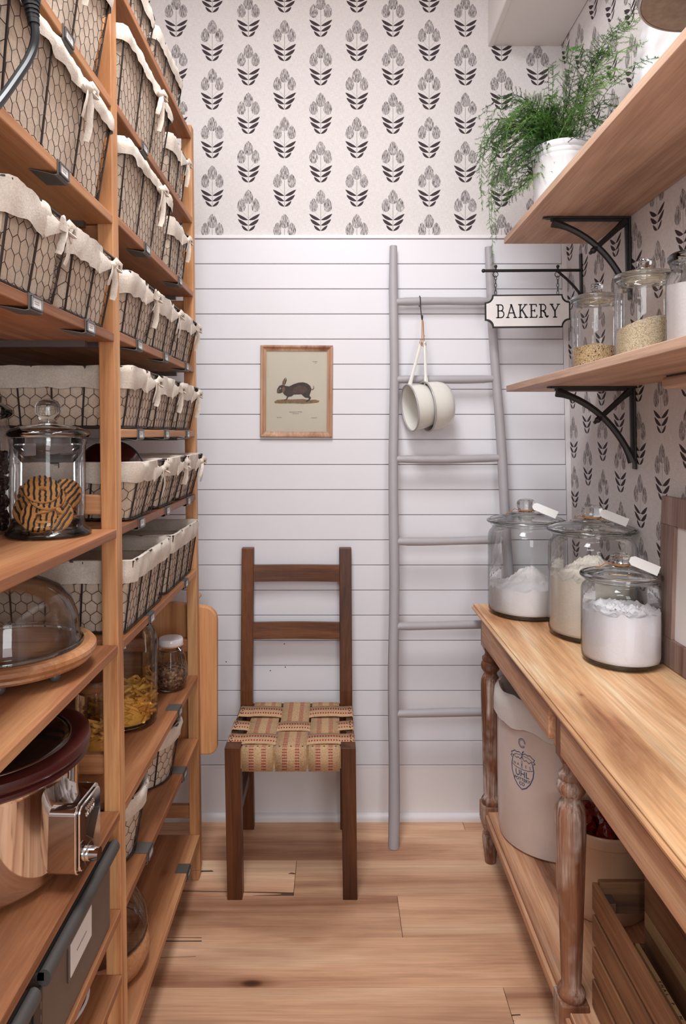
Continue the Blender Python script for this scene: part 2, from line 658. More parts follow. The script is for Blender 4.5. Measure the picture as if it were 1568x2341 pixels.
M['iron'] = plain('black_cast_iron', RGB(30, 27, 27), 0.45, spec=0.5, bumpk=0.1, bscale=120)
M['clip'] = plain('brushed_steel_clip', RGB(128, 124, 122), 0.35, metal=0.9, bumpk=0.04, bscale=300)
M['clip_dark'] = plain('dark_steel_plate', RGB(112, 108, 106), 0.45, metal=0.45)
M['paper'] = plain('white_paper', RGB(232, 228, 226), 0.8)
M['ink'] = plain('black_ink', RGB(40, 36, 38), 0.7)
M['ink_soft'] = plain('faded_ink', RGB(130, 122, 118), 0.8)
M['metal_strip'] = plain('grey_steel_strip', RGB(120, 112, 110), 0.4, metal=0.8)
M['glass'] = thin_glass('clear_jar_glass')
M['glass_lid'] = thin_glass('clear_lid_glass', tint=(0.94, 0.95, 0.95, 1), edge=(0.48, 0.50, 0.50, 1), refl=1.1, blend=0.5)
M['glass_solid'] = solid_glass('solid_knob_glass')
M['pane'] = thin_glass('picture_glass', tint=(0.98, 0.985, 0.98, 1), edge=(0.9, 0.9, 0.9, 1), refl=0.8)
M['flour'] = plain('white_flour', RGB(234, 229, 229), 0.95, spec=0.1, var=0.02, vscale=40, bumpk=0.3, bscale=160)
M['flour_cream'] = plain('cream_flour', RGB(238, 228, 216), 0.95, spec=0.1, var=0.03, vscale=40, bumpk=0.3, bscale=160)
M['sugar'] = plain('powdered_sugar', RGB(236, 232, 236), 0.95, spec=0.1, var=0.01, vscale=40, bumpk=0.25, bscale=120)
M['ceramic'] = plain('white_glazed_ceramic', RGB(232, 230, 233), 0.18, spec=0.5, coat=0.4)
M['enamel'] = plain('cream_enamel', RGB(224, 220, 212), 0.2, spec=0.5, coat=0.4)
M['enamel_rim'] = plain('grey_enamel_rim', RGB(170, 164, 166), 0.3, spec=0.5)
M['galv'] = plain('galvanised_metal', RGB(128, 118, 108), 0.45, metal=0.45, var=0.22, vscale=70)
M['chrome'] = plain('polished_chrome', RGB(214, 208, 204), 0.06, metal=1.0)
M['maroon'] = plain('maroon_rim', RGB(72, 27, 25), 0.32, spec=0.5)
M['darkglass'] = plain('dark_lid_glass', RGB(24, 18, 17), 0.06, spec=0.6)
M['file_box'] = plain('taupe_file_box', RGB(112, 96, 86), 0.6, var=0.03)
M['file_lip'] = plain('charcoal_lip', RGB(76, 72, 70), 0.5)
M['black'] = plain('black_rubber', RGB(26, 27, 31), 0.45)
M['twine'] = plain('jute_twine', RGB(178, 124, 80), 0.9, bumpk=0.4, bscale=500)
M['crock'] = plain('grey_salt_glaze', RGB(214, 196, 188), 0.3, spec=0.5, var=0.05, vscale=12, coat=0.15)
M['crock_tan'] = plain('tan_glaze', RGB(212, 176, 146), 0.3, spec=0.5, var=0.05, vscale=9, coat=0.15)
M['blue_ink'] = plain('cobalt_stamp', RGB(72, 84, 122), 0.5)
M['steel'] = plain('steel_bail', RGB(170, 166, 164), 0.25, metal=1.0)
M['soil'] = plain('soil', RGB(52, 40, 32), 0.95)
M['jute_x'] = strap_mat('jute_strap_cross', 0, 0)
M['jute_y'] = strap_mat('jute_strap_along', 1, 1)
M['nail'] = plain('dark_tack', RGB(60, 48, 40), 0.5, metal=0.5)


# ---------------------------------------------------------------- the room
YB = 2.474                       # face of the back boards
Z_CAP = 2.12                     # top of the boarding


def wall_r(z):                   # the right wall is a little out of plumb
    return 0.880 - 0.020 * z


def struct(o):
    o['kind'] = 'structure'
    return o


floor = struct(MB().box(-1.0, 0.95, -0.9, 2.56, -0.06, -0.016).build('floor', M['gap']))
seams = [2.484, 2.413]
while seams[-1] > -0.8:
    seams.append(seams[-1] - 0.1715)
joints = {0: [0.46], 1: [], 2: [-0.1265], 3: [0.188], 4: [-0.62], 5: [0.425, -0.70], 6: [-0.1], 7: [0.3], 8: [-0.3], 9: [0.1], 10: [-0.4], 11: [0.35]}
for i in range(len(seams) - 1):
    xs = [-0.985] + sorted(joints.get(i, [R.uniform(-0.5, 0.5)])) + [0.93]
    for a, b_ in zip(xs[:-1], xs[1:]):
        h = R.uniform(-0.0004, 0.0)
        cx, cy = (a + b_) / 2, (seams[i] + seams[i + 1]) / 2
        lx, ly = (b_ - a) / 2 - 0.0006, (seams[i] - seams[i + 1]) / 2 - 0.0006
        MB().box(-lx, lx, -ly, ly, -0.016, h).build('plank', M['floor'], floor, (cx, cy, 0), bevel=0.0009)

wall_back = struct(MB().box(-0.985 + 0.0525, 0.95 + 0.0525, 0, 0.06, -2.19, 0.93).build('wall_back', M['paper_back'], None, (-0.0525, YB + 0.010, 2.1323)))
PITCH = 57.4 / 630.5
z = 0.0
zb = 1.4 - (1750 - 992) / 630.5           # top of the tall bottom board
bt = Z_CAP - 0.0135
row = 0
bo = wall_back.location
while bt > zb + 0.02:
    lo = max(bt - PITCH, zb)
    MB().box(-0.985, wall_r(bt) - 0.018, -0.0085, 0.0, lo + 0.0028, bt).map(lambda p: p - Vector((bo.x, 0, bo.z))).build(
        'board', M['wall_white'], wall_back, (0, -0.0015, 0), bevel=0.0012)
    bt -= PITCH
    row += 1
MB().box(-0.985, 0.95, -0.0018, 0.0, 0, Z_CAP - 0.006).map(lambda p: p - Vector((bo.x, 0, bo.z))).build('groove_backing', M['gap'], wall_back)
MB().hexa([(wall_r(0) - 0.018, -0.010, 0.1), (0.93, -0.010, 0.1), (0.93, 0, 0.1), (wall_r(0) - 0.018, 0, 0.1)],
          [(wall_r(Z_CAP) - 0.018, -0.010, Z_CAP - 0.012), (0.93, -0.010, Z_CAP - 0.012), (0.93, 0, Z_CAP - 0.012), (wall_r(Z_CAP) - 0.018, 0, Z_CAP - 0.012)]).build(
    'trim_2', M['trim_white'], None, (0, YB + 0.010, 0))['kind'] = 'structure'
struct(MB().box(-0.985, wall_r(Z_CAP), YB - 0.006, YB + 0.010, Z_CAP - 0.0125, Z_CAP).build('trim_1', M['trim_white'], bevel=0.002))
for hx_, hy_ in ((650, 1472), (618, 1533), (652, 1525), (517, 1513)):
    MB().ball((0, 0, 0), 0.0026, 8, 6, (1, 0.3, 1)).build('nail_hole', M['ink'], wall_back, ((hx_ - 766) / 630.5 - bo.x, YB + 0.0004 - bo.y, 1.4 - (hy_ - 992) / 630.5 - bo.z), smooth=True)
bb = MB().box(-0.985, wall_r(0), YB + 0.002, YB + 0.0099, 0.0, zb - 0.0005)
bb.box(-0.985, wall_r(0), YB + 0.0015, YB + 0.0099, zb - 0.010, zb)
bb = bb.build('baseboard_back', M['trim_white'], bevel=0.0015)
struct(bb)
qr = MB()
prof = [(0.0, 0.0), (-0.016, 0.0)] + [(-0.016 * cos(a), 0.010 + 0.016 * sin(a)) for a in [radians(t) for t in (0, 22, 45, 67, 90)]]
qr.prism([(y, zz) for y, zz in prof], -0.985, wall_r(0), Matrix(((0, 0, 1, 0), (1, 0, 0, 0), (0, 1, 0, 0), (0, 0, 0, 1))))
qr.build('shoe_moulding', M['trim_white'], bb, (0, YB + 0.0015, 0.0), smooth=True, fix=True)

wl = MB().box(-1.04, -0.985, -0.45, 2.54, -0.02, 3.06)
struct(wl.build('wall_left', M['left_wall']))
wr = MB().hexa([(wall_r(0), -0.45, 0), (1.0, -0.45, 0), (1.0, 2.54, 0), (wall_r(0), 2.54, 0)],
               [(wall_r(3.06), -0.45, 3.06), (1.0, -0.45, 3.06), (1.0, 2.54, 3.06), (wall_r(3.06), 2.54, 3.06)])
wall_right = struct(wr.map(lambda p: p - Vector((0, 2.44, 0.07))).build('wall_right', M['paper_right'], None, (0, 2.44, 0.07)))
struct(MB().box(-1.04, 1.0, -0.45, 2.54, 3.06, 3.12).build('ceiling', M['ceil']))
sof = MB().box(0.557, wall_r(2.9) + 0.0, 0.2, YB + 0.0095, 2.812, 3.059)
sof.box(0.557, 0.575, 0.2, YB + 0.0095, 2.810, 2.815)
struct(sof.build('ceiling_soffit', M['ceil'], bevel=0.001))

# ---------------------------------------------------------------- storage rack
SH_FAR = [2.343, 2.079, 1.847, 1.610, 1.410, 1.211, 0.976, 0.644, 0.446, 0.1446]
SH_NEAR = [2.072, 1.838, 1.602, 1.2095, 0.977, 0.6445, 0.449, 0.3176]
T = 0.018
Y_MID, Y_FAR, Y_NEAR, PW, PD = 1.367, 2.139, 0.56, 0.0324, 0.035
DEPTH = 0.50


def Xf(z):
    return -0.4395 + 0.012 * (1.4 - z)


rack = thing('storage_rack', 'tall stained pine storage rack with two bays of shelves along the left wall', 'rack', (-0.69, 1.36, 0))


def rk(mb, name, mat, **kw):
    o = rack.location
    return mb.map(lambda p: p - o).build(name, mat, rack, **kw)


for yp in (Y_NEAR, Y_MID, Y_FAR):
    for dx in (0, -(DEPTH - PW)):
        top = 2.37
        b0, b1 = Xf(0) + dx, Xf(top) + dx
        t0 = 0.006
        mb = MB()
        # tapered foot, long shaft
        zf = 0.03
        xz = lambda zz: Xf(zz) + dx
        mb.hexa([(xz(0) - PW + t0, yp, 0), (xz(0) - t0, yp, 0), (xz(0) - t0, yp + PD - t0, 0), (xz(0) - PW + t0, yp + PD - t0, 0)],
                [(xz(zf) - PW, yp, zf), (xz(zf), yp, zf), (xz(zf), yp + PD, zf), (xz(zf) - PW, yp + PD, zf)])
        mb.hexa([(xz(zf) - PW, yp, zf), (xz(zf), yp, zf), (xz(zf), yp + PD, zf), (xz(zf) - PW, yp + PD, zf)],
                [(xz(top) - PW, yp, top), (xz(top), yp, top), (xz(top), yp + PD, top), (xz(top) - PW, yp + PD, top)])
        rk(mb, 'post', M['rack_z'], bevel=0.0025)
    for zr in (0.21, 0.733, 1.257, 1.80, 2.28):
        rk(MB().box(Xf(zr) - DEPTH + PW - 0.006, Xf(zr) - PW + 0.006, yp + 0.008, yp + 0.027, zr - 0.020, zr + 0.020), 'rung', M['rack_x'], bevel=0.003)


def shelf(z, y0, y1):
    xf = Xf(z)
    w = (DEPTH - 0.006) / 2
    for k in (0, 1):
        x1 = xf - k * (w + 0.004)
        rk(MB().box(x1 - w, x1, y0, y1, z - T, z), 'shelf_board', M['rack_y'], bevel=0.0018)
    for yy in (y0 + 0.014, y1 - 0.024):
        rk(MB().box(xf - DEPTH + 0.03, xf - 0.05, yy, yy + 0.012, z - T - 0.012, z - T + 0.001), 'end_strip', M['metal_strip'])


for zz in SH_FAR:
    shelf(zz, Y_MID + PD + 0.001, Y_FAR - 0.001)
for zz in SH_NEAR:
    shelf(zz, Y_NEAR + PD + 0.001, Y_MID - 0.001)
# steel edge on the near end of the shelf at eye height
rk(MB().box(Xf(1.41) - DEPTH + 0.01, Xf(1.41) - PW - 0.001, Y_MID + 0.028, Y_MID + PD + 0.0005, 1.41 - T, 1.41 - 0.0005), 'end_strip', M['metal_strip'])

# ---------------------------------------------------------------- wall shelves on the right
TSH = 0.020


def wall_shelf(label, zb_, yfar, cleat=False):
    t = thing('wall_shelf', label, 'shelf', (0.549, yfar, zb_))
    xr = wall_r(zb_ + TSH) - 0.549
    MB().box(0, xr - 0.0005, 0.30 - yfar, 0, 0, TSH).build('shelf_board', M['shelf'], t, bevel=0.0015)
    if cleat:
        MB().box(0.208, xr - 0.012, 0.45 - yfar, 1.585 - yfar, -0.031, -0.004).build('cleat', M['shelf'], t, bevel=0.006)
        MB().box(0.215, xr - 0.010, 0.45 - yfar, 1.575 - yfar, -0.004, 0.0).build('cleat_spacer', M['iron'], t)
    return t


wall_shelf('upper limed oak wall shelf carrying the fern in a white pot', 2.018, 2.22)
wall_shelf('lower limed oak wall shelf carrying glass jars of grains', 1.535, 2.19, True)


def bracket(label, zt, yb):
    xw = wall_r(zt) - 0.001
    t = thing('shelf_bracket', label, 'bracket', (xw, yb, zt), group='cast iron shelf brackets')
    W, H = 0.237, 0.235
    arm = MB().box(-W, 0, -0.010, 0.010, -0.0062, -0.0008)
    arm.box(-W + 0.012, -0.004, -0.0045, 0.0045, -0.013, -0.005)
    arm.box(-W - 0.010, -W, -0.006, 0.006, -0.0055, -0.0012)
    arm.build('top_arm', M['iron'], t, bevel=0.0012)
    up = MB().hexa([(-0.0065 + 0.02 * H, -0.010, -H), (0.02 * H, -0.010, -H), (0.02 * H, 0.010, -H), (-0.0065 + 0.02 * H, 0.010, -H)],
                   [(-0.0065, -0.010, -0.0065), (0, -0.010, -0.0065), (0, 0.010, -0.0065), (-0.0065, 0.010, -0.0065)])
    up.hexa([(-0.014 + 0.02 * H, -0.0045, -H + 0.02), (-0.004 + 0.02 * H, -0.0045, -H + 0.02), (-0.004 + 0.02 * H, 0.0045, -H + 0.02), (-0.014 + 0.02 * H, 0.0045, -H + 0.02)],
            [(-0.014, -0.0045, -0.01), (-0.004, -0.0045, -0.01), (-0.004, 0.0045, -0.01), (-0.014, 0.0045, -0.01)])
    up.build('wall_plate', M['iron'], t, bevel=0.0012)
    pts, rs = [], []
    p0, p1, p2 = Vector((-W + 0.018, 0, -0.0155)), Vector((-0.072, 0, -0.055)), Vector((-0.004, 0, -H + 0.022))
    for i in range(15):
        s = i / 14
        pts.append(p0 * (1 - s) ** 2 + p1 * (2 * s * (1 - s)) + p2 * s * s)
        e = min(s, 1 - s)
        rs.append(0.0096 + 0.0055 * math.exp(-(e / 0.07) ** 2))
    MB().tube(pts, rs, 8, flat=0.85).build('curved_brace', M['iron'], t, smooth=True)
    mid = pts[7]
    q = Vector((-0.012, 0, -0.012))
    d = (mid - q).normalized()
    st = MB().tube([q, q + d * 0.03, mid, mid + d * 0.012], [0.012, 0.0085, 0.0075, 0.0085], 8)
    e = mid + d * 0.016
    st.ball(e, 0.009, 8, 6)
    st.tube([e, e + d * 0.014], [0.006, 0.0045], 8)
    st.build('strut', M['iron'], t, smooth=True)
    return t


bracket('black cast iron bracket under the upper oak shelf', 2.018, 1.944)
bracket('black cast iron bracket under the lower oak shelf', 1.535, 1.936)

# ---------------------------------------------------------------- console table
ZT = 0.8235
XE, XW = 0.466, 0.855
YT1, YT0 = 2.33, 0.58
table = thing('console_table', 'long mango wood console table with turned whitewashed legs and a low shelf', 'table', (0.66, 1.45, 0))


def tb(mb, name, mat, parent=None, **kw):
    o = table.location
    return mb.map(lambda p: p - o).build(name, mat, parent or table, **kw)


edge = [(0.0, 0.0), (0.004, -0.003), (0.0055, -0.0075), (0.002, -0.011), (0.0, -0.0135), (0.001, -0.019), (0.008, -0.026), (0.016, -0.030)]
top = MB()
rows = []
for dx, dz in edge:
    rows.append([(XE + dx, YT0 + dx, ZT + dz), (XW, YT0 + dx, ZT + dz), (XW, YT1 - dx, ZT + dz), (XE + dx, YT1 - dx, ZT + dz)])
inset = [(XE + 0.013, YT0 + 0.013, ZT + 0.0), (XW, YT0 + 0.013, ZT), (XW, YT1 - 0.013, ZT), (XE + 0.013, YT1 - 0.013, ZT)]
rows = [[(p[0] + (0.011 if i in (0, 3) else 0), p[1] + (0.011 if i in (0, 1) else -0.011), ZT - 0.0012) for i, p in enumerate(rows[0])]] + \
       [[(p[0] + (0.0045 if i in (0, 3) else 0), p[1], ZT - 0.0032) for i, p in enumerate(rows[0])]] + rows[1:]
rows = [inset] + rows
vs = [p for r_ in rows for p in r_]
fs = [(0, 1, 2, 3)]
for i in range(len(rows) - 1):
    for k in range(4):
        k2 = (k + 1) % 4
        fs.append((i * 4 + k, (i + 1) * 4 + k, (i + 1) * 4 + k2, i * 4 + k2))
n_ = (len(rows) - 1) * 4
fs.append((n_ + 3, n_ + 2, n_ + 1, n_))
top.add(vs, fs)
tb(top, 'table_top', M['table_top'], fix=True)
LEGX, LEGXB = 0.508, 0.831
LEGY = (2.233, 1.468, 0.703)
turn = [(0.0, 0.704), (0.022, 0.704), (0.0235, 0.698), (0.019, 0.690), (0.0175, 0.682), (0.020, 0.676), (0.0265, 0.670), (0.0265, 0.662), (0.0245, 0.658), (0.029, 0.652),
        (0.0312, 0.643), (0.029, 0.633), (0.024, 0.626), (0.0205, 0.620), (0.0205, 0.616), (0.025, 0.609), (0.0295, 0.597), (0.0312, 0.580), (0.0305, 0.53),
        (0.0215, 0.232), (0.0205, 0.222), (0.024, 0.214), (0.0285, 0.208), (0.030, 0.202), (0.0275, 0.195), (0.0265, 0.190), (0.0, 0.190)]
foot = [(0.0, 0.118), (0.020, 0.118), (0.0165, 0.110), (0.0175, 0.104), (0.025, 0.095), (0.0272, 0.083), (0.0255, 0.066), (0.019, 0.016), (0.0175, 0.002), (0.015, 0.0), (0.0, 0.0)]
for ly in LEGY:
    for lx in (LEGX, LEGXB):
        w = 0.026
        leg = tb(MB().box(lx - w, lx + w, ly - w, ly + w, 0.702, ZT - 0.030), 'leg', M['table_leg'], bevel=0.002)
        o = table.location
        MB().lathe(turn, 24, (lx - o.x, ly - o.y, 0)).build('turned_shaft', M['table_leg'], leg, smooth=True, angle=50)
        wb = 0.030
        MB().hexa([(lx - wb + 0.006, ly - wb + 0.006, 0.112), (lx + wb - 0.006, ly - wb + 0.006, 0.112), (lx + wb - 0.006, ly + wb - 0.006, 0.112), (lx - wb + 0.006, ly + wb - 0.006, 0.112)],
                  [(lx - wb, ly - wb, 0.135), (lx + wb, ly - wb, 0.135), (lx + wb, ly + wb, 0.135), (lx - wb, ly + wb, 0.135)]).box(
            lx - wb, lx + wb, ly - wb, ly + wb, 0.135, 0.192).map(lambda p: p - o).build('leg_block', M['table_leg'], leg, bevel=0.003)
        MB().lathe(foot, 20, (lx - o.x, ly - o.y, 0)).build('turned_foot', M['table_leg'], leg, smooth=True, angle=50)
for y0, y1 in ((LEGY[1] + 0.026, LEGY[0] - 0.026), (LEGY[2] + 0.026, LEGY[1] - 0.026)):
    tb(MB().box(0.492, 0.510, y0, y1, 0.735, ZT - 0.030), 'apron', M['table_apron'], bevel=0.001)
    tb(MB().box(0.812, 0.830, y0, y1, 0.725, ZT - 0.030), 'apron', M['table_apron'], bevel=0.001)
    dr = tb(MB().box(0.474, 0.4915, y0 + 0.022, y1 - 0.004, 0.722, ZT - 0.031), 'drawer_front', M['table_apron'], bevel=0.0025)
    tb(MB().box(0.484, 0.492, y0 + 0.001, y0 + 0.018, 0.712, ZT - 0.031), 'pilaster_strip', M['table_apron'], bevel=0.001)
tb(MB().box(0.515, 0.81, LEGY[0] - 0.02, LEGY[0] + 0.0, 0.725, ZT - 0.030), 'end_apron', M['table_apron'], bevel=0.001)
ls = MB().box(0.4945, 0.850, YT0 + 0.06, LEGY[0] + 0.018, 0.155, 0.1785)
tb(ls, 'low_shelf', M['table_apron'], bevel=0.002)
for y0, y1 in ((LEGY[1] + 0.031, LEGY[0] - 0.031), (LEGY[2] + 0.031, LEGY[1] - 0.031)):
    tb(MB().box(0.484, 0.494, y0, y1, 0.148, 0.172), 'shelf_edging', M['table_apron'], bevel=0.003)
    tb(MB().box(0.4950, 0.4985, y0, y1, 0.1785, 0.1815), 'shelf_bead', M['table_apron'], bevel=0.0015)

# ---------------------------------------------------------------- chair
chair = thing('ladderback_chair', 'dark walnut ladderback chair with a woven jute strap seat', 'chair', (-0.133, 2.22, 0))
co = chair.location


def ch(mb, name, mat, parent=None, **kw):
    return mb.map(lambda p: p - co).build(name, mat, parent or chair, **kw)


YCF = 2.0488
for x0, x1, xt0, xt1 in ((-0.324, -0.279, -0.3325, -0.2850), (0.0236, 0.067, 0.017, 0.062)):
    ch(MB().hexa([(x0, YCF, 0), (x1, YCF, 0), (x1, YCF + 0.042, 0), (x0, YCF + 0.042, 0)],
                 [(xt0, YCF + 0.0, 0.457), (xt1, YCF, 0.457), (xt1, YCF + 0.044, 0.457), (xt0, YCF + 0.044, 0.457)]), 'leg', M['chair_z'], bevel=0.002)
for s, (x0, x1) in enumerate(((-0.3335, -0.291), (0.0145, 0.058))):
    pts = [(2.412, 0.0), (2.388, 0.40), (2.388, 0.50), (2.434, 0.992)]
    mb = MB()
    vs, fs = [], []
    for y, zz in pts:
        sh = -0.004 * (zz / 0.99)
        vs += [(x0 + sh + 0.004, y, zz), (x1 + sh + 0.004, y, zz), (x1 + sh + 0.004, y + 0.03, zz), (x0 + sh + 0.004, y + 0.03, zz)]
    for i in range(3):
        for k in range(4):
            k2 = (k + 1) % 4
            fs.append((i * 4 + k, i * 4 + k2, (i + 1) * 4 + k2, (i + 1) * 4 + k))
    fs += [(3, 2, 1, 0), (12, 13, 14, 15)]
    mb.add(vs, fs)
    ch(mb, 'back_post', M['chair_z'], bevel=0.002)
for z0, z1 in ((0.8735, 0.931), (0.674, 0.731)):
    ym = 2.388 + (z0 + z1 - 1.0) / 2 * 0.0935 / 0.98
    mb = MB()
    mb.grid(lambda u, v: Vector((-0.2905 + u * 0.306, ym + 0.004 + 0.008 * sin(pi * u) + (v - 0.5) * 0.004, z0 + v * (z1 - z0))), 12, 1)
    mb.grid(lambda u, v: Vector((-0.2905 + (1 - u) * 0.306, ym + 0.020 + 0.008 * sin(pi * u) + (v - 0.5) * 0.004, z0 + v * (z1 - z0))), 12, 1)
    n = 13
    f = []
    for i in range(12):
        a = i * 2
        bq = 26 + (12 - i) * 2
        f.append((a, 26 + (12 - i) * 2, 26 + (11 - i) * 2, a + 2))
        f.append((a + 1, a + 3, 26 + (11 - i) * 2 + 1, 26 + (12 - i) * 2 + 1))
    mb.f += f
    ch(mb, 'back_slat', M['chair_x'], fix=True)
ZS = 0.455
ch(MB().box(-0.285, 0.0175, YCF + 0.006, YCF + 0.026, 0.392, ZS - 0.004), 'seat_rail', M['crate_light'], bevel=0.001)
ch(MB().box(-0.2885, 0.0165, 2.384, 2.404, 0.392, ZS - 0.004), 'seat_rail', M['chair_x'], bevel=0.001)
ch(MB().box(-0.329, -0.309, YCF + 0.043, 2.389, 0.392, ZS - 0.004), 'seat_rail', M['chair_y'], bevel=0.001)
ch(MB().box(0.036, 0.056, YCF + 0.044, 2.389, 0.392, ZS - 0.004), 'seat_rail', M['chair_y'], bevel=0.001)
ch(MB().box(-0.317, -0.299, YCF + 0.041, 2.412, 0.186, 0.222), 'stretcher', M['chair_y'], bevel=0.002)
ch(MB().box(0.034, 0.052, YCF + 0.041, 2.412, 0.186, 0.222), 'stretcher', M['chair_y'], bevel=0.002)


def strap(name, path, across, width, mat):
    """ribbon along path (list of points), UV = (metres along, -1..1 across)"""
    me = bpy.data.meshes.new(name)
    pts = [Vector(p) - co for p in path]
    a = Vector(across)
    vs, fs, uvs = [], [], []
    s = 0
    for i, p in enumerate(pts):
        if i:
            s += (p - pts[i - 1]).length
        for w in (-1, 1):
            vs.append(p + a * (w * width / 2))
            uvs.append((s, w))
    for i in range(len(pts) - 1):
        fs.append((2 * i, 2 * i + 1, 2 * i + 3, 2 * i + 2))
    me.from_pydata(vs, [], fs)
    uvl = me.uv_layers.new(name='UVMap')
    for pl in me.polygons:
        for li in pl.loop_indices:
            uvl.data[li].uv = uvs[me.loops[li].vertex_index]
        pl.use_smooth = True
    me.materials.append(mat)
    o = place(name, me, chair)
    md = o.modifiers.new('thick', 'SOLIDIFY')
    md.thickness = 0.0022
    md.offset = 0
    return o


def tack(x, y, z, parent=None):
    MB().lathe([(0.0, 0.0016), (0.0022, 0.001), (0.003, 0.0), (0, 0)], 8, (x - co.x, y - co.y, z - co.z)).build('tack', M['nail'], chair, smooth=True)


yf, ybk = YCF + 0.0045, 2.4055
cross_y = [2.325, 2.215, 2.115]
cross_w = [0.084, 0.066, 0.070]
cross_x = [-0.234, -0.1335, -0.033]
for i, x in enumerate(cross_x):
    p = [(x, yf - 0.001, 0.385), (x, yf - 0.001, 0.42), (x, yf - 0.001, ZS - 0.004), (x, yf + 0.004, ZS)]
    y = yf + 0.02
    while y < ybk - 0.015:
        up = 0.0
        for j, cy in enumerate(cross_y):
            over = (i == 1) == (j != 1)
            dd = abs(y - cy) / (cross_w[j] / 2 + 0.006)
            if dd < 1:
                up += (0.0032 if over else -0.0032) * (1 - dd ** 4)
        sag = -0.007 * sin(pi * (y - yf) / (ybk - yf))
        p.append((x, y, ZS + up + sag))
        y += 0.008
    p += [(x, ybk - 0.006, ZS), (x, ybk, ZS - 0.005), (x, ybk, 0.42)]
    strap('seat_strap', p, (1, 0, 0), 0.0935, M['jute_y'])
    for dx in (-0.035, 0, 0.035):
        tack(x + dx, yf + 0.010, ZS + 0.0006)
for j, cy in enumerate(cross_y):
    xl = -0.332 + 0.006 * (0 if j else 1)
    xr = 0.060
    p = [(xl, cy, 0.42), (xl, cy, ZS - 0.004), (xl + 0.004, cy, ZS + 0.001)]
    x = xl + 0.012
    while x < xr - 0.01:
        up = 0.0
        for i, cx in enumerate(cross_x):
            over = (i == 1) == (j == 1)
            dd = abs(x - cx) / (0.0935 / 2 + 0.004)
            if dd < 1:
                up += (0.0032 if over else -0.0032) * (1 - dd ** 4)
        sag = -0.007 * sin(pi * (x - xl) / (xr - xl)) * sin(pi * (cy - yf) / (ybk - yf))
        p.append((x, cy, ZS + 0.0005 + up + sag))
        x += 0.008
    p += [(xr - 0.004, cy, ZS + 0.001), (xr, cy, ZS - 0.004), (xr, cy, 0.42)]
    strap('seat_strap', p, (0, 1, 0), cross_w[j], M['jute_x'])
    for dy in (-0.022, 0.0, 0.022):
        tack(xl + 0.011, cy + dy, ZS + 0.0020)
        tack(xr - 0.011, cy + dy, ZS + 0.0020)

# ---------------------------------------------------------------- ladder
ladder = thing('wooden_ladder', 'grey painted rustic wooden ladder leaning on the white boarded wall', 'ladder', (0.42, 2.33, 0))
lo = ladder.location
RL = [(0.1985, 2.311, 0.0), (0.2105, 2.4505, 2.074)]
RR = [(0.650, 2.311, 0.0), (0.548, 2.4505, 2.070)]


def rail_pt(rail, z):
    a, b_ = Vector(rail[0]), Vector(rail[1])
    return a + (b_ - a) * (z / b_.z)


for k, rail in enumerate((RL, RR)):
    pts, rs = [], []
    for i in range(15):
        zz = rail[1][2] * i / 14
        q = rail_pt(rail, zz)
        q.x += 0.0022 * sin(i * 1.3 + k * 2)
        pts.append(q - lo)
        rs.append(0.0195 - 0.0042 * i / 14 + 0.0005 * sin(i * 2.1 + k))
    rs[0] *= 0.97
    rs[-1] *= 0.9
    MB().tube(pts, rs, 14).build('rail', M['ladder'], ladder, smooth=True)
RUNGS = [1.872, 1.592, 1.311, 1.026, 0.737, 0.4426]
for i, zz in enumerate(RUNGS):
    a, b_ = rail_pt(RL, zz - 0.001), rail_pt(RR, zz + 0.004)
    pts, rs = [], []
    for j in range(9):
        s = j / 8
        q = a.lerp(b_, s)
        q.z += 0.0015 * sin(s * 5 + i)
        pts.append(q - lo)
        rs.append(0.0145 - (0.003 if j in (0, 8) else 0) + 0.0006 * sin(s * 9 + i * 2))
    MB().tube(pts, rs, 12).build('rung', M['ladder'], ladder, smooth=True)

# ---------------------------------------------------------------- rabbit print in its frame
fx, fz = (677.5 - 766) / 630.5, 1.4 - (895 - 992) / 630.5
pf = thing('picture_frame', 'small limed wood frame around the brown rabbit print on the back wall', 'picture', (fx, YB - 0.0005, fz - 0.166), (0, 0.006, 0))
FW, FH, FB = 0.1305, 0.166, 0.0205
for sgn, horiz in ((1, True), (-1, True), (1, False), (-1, False)):
    prof = [(0.0, 0.0), (0.0, -0.013), (0.003, -0.0155), (0.0075, -0.0150), (0.009, -0.0130), (0.016, -0.0095), (0.0185, -0.0095), (FB, -0.0085), (FB, 0.0)]
    A, B_ = (FW, FH) if horiz else (FH, FW)
    mb = MB()
    n = len(prof)
    for e in (-1, 1):
        for d, y in prof:
            a_, b__ = e * (A - d), sgn * (B_ - d)
            mb.v.append((a_, y, b__ + FH) if horiz else (b__, y, a_ + FH))
    mb.f = [(i, (i + 1) % n, n + (i + 1) % n, n + i) for i in range(n)] + [tuple(range(n)), tuple(range(2 * n - 1, n - 1, -1))]
    mb.build('frame_side', M['frame_wood'], pf, smooth=True, angle=30, fix=True)
art_paper = plain('aged_print_paper', RGB(228, 215, 198), 0.85, var=0.03, vscale=8)
MB().box(-FW + 0.018, FW - 0.018, -0.0045, -0.001, 0.018, 2 * FH - 0.018).build('print', art_paper, pf)
MB().box(-FW + 0.0185, FW - 0.0185, -0.0072, -0.0062, 0.0185, 2 * FH - 0.0185).build('glass_pane', M['pane'], pf)
fur = plain('rabbit_fur_print', RGB(74, 54, 46), 0.85, var=0.35, vscale=60)
fur2 = plain('rabbit_tan_print', RGB(140, 100, 74), 0.85, var=0.25, vscale=80)
grass_p = plain('ground_print', RGB(150, 116, 82), 0.85, var=0.35, vscale=120)
pale = plain('rabbit_belly_print', RGB(226, 218, 206), 0.85)


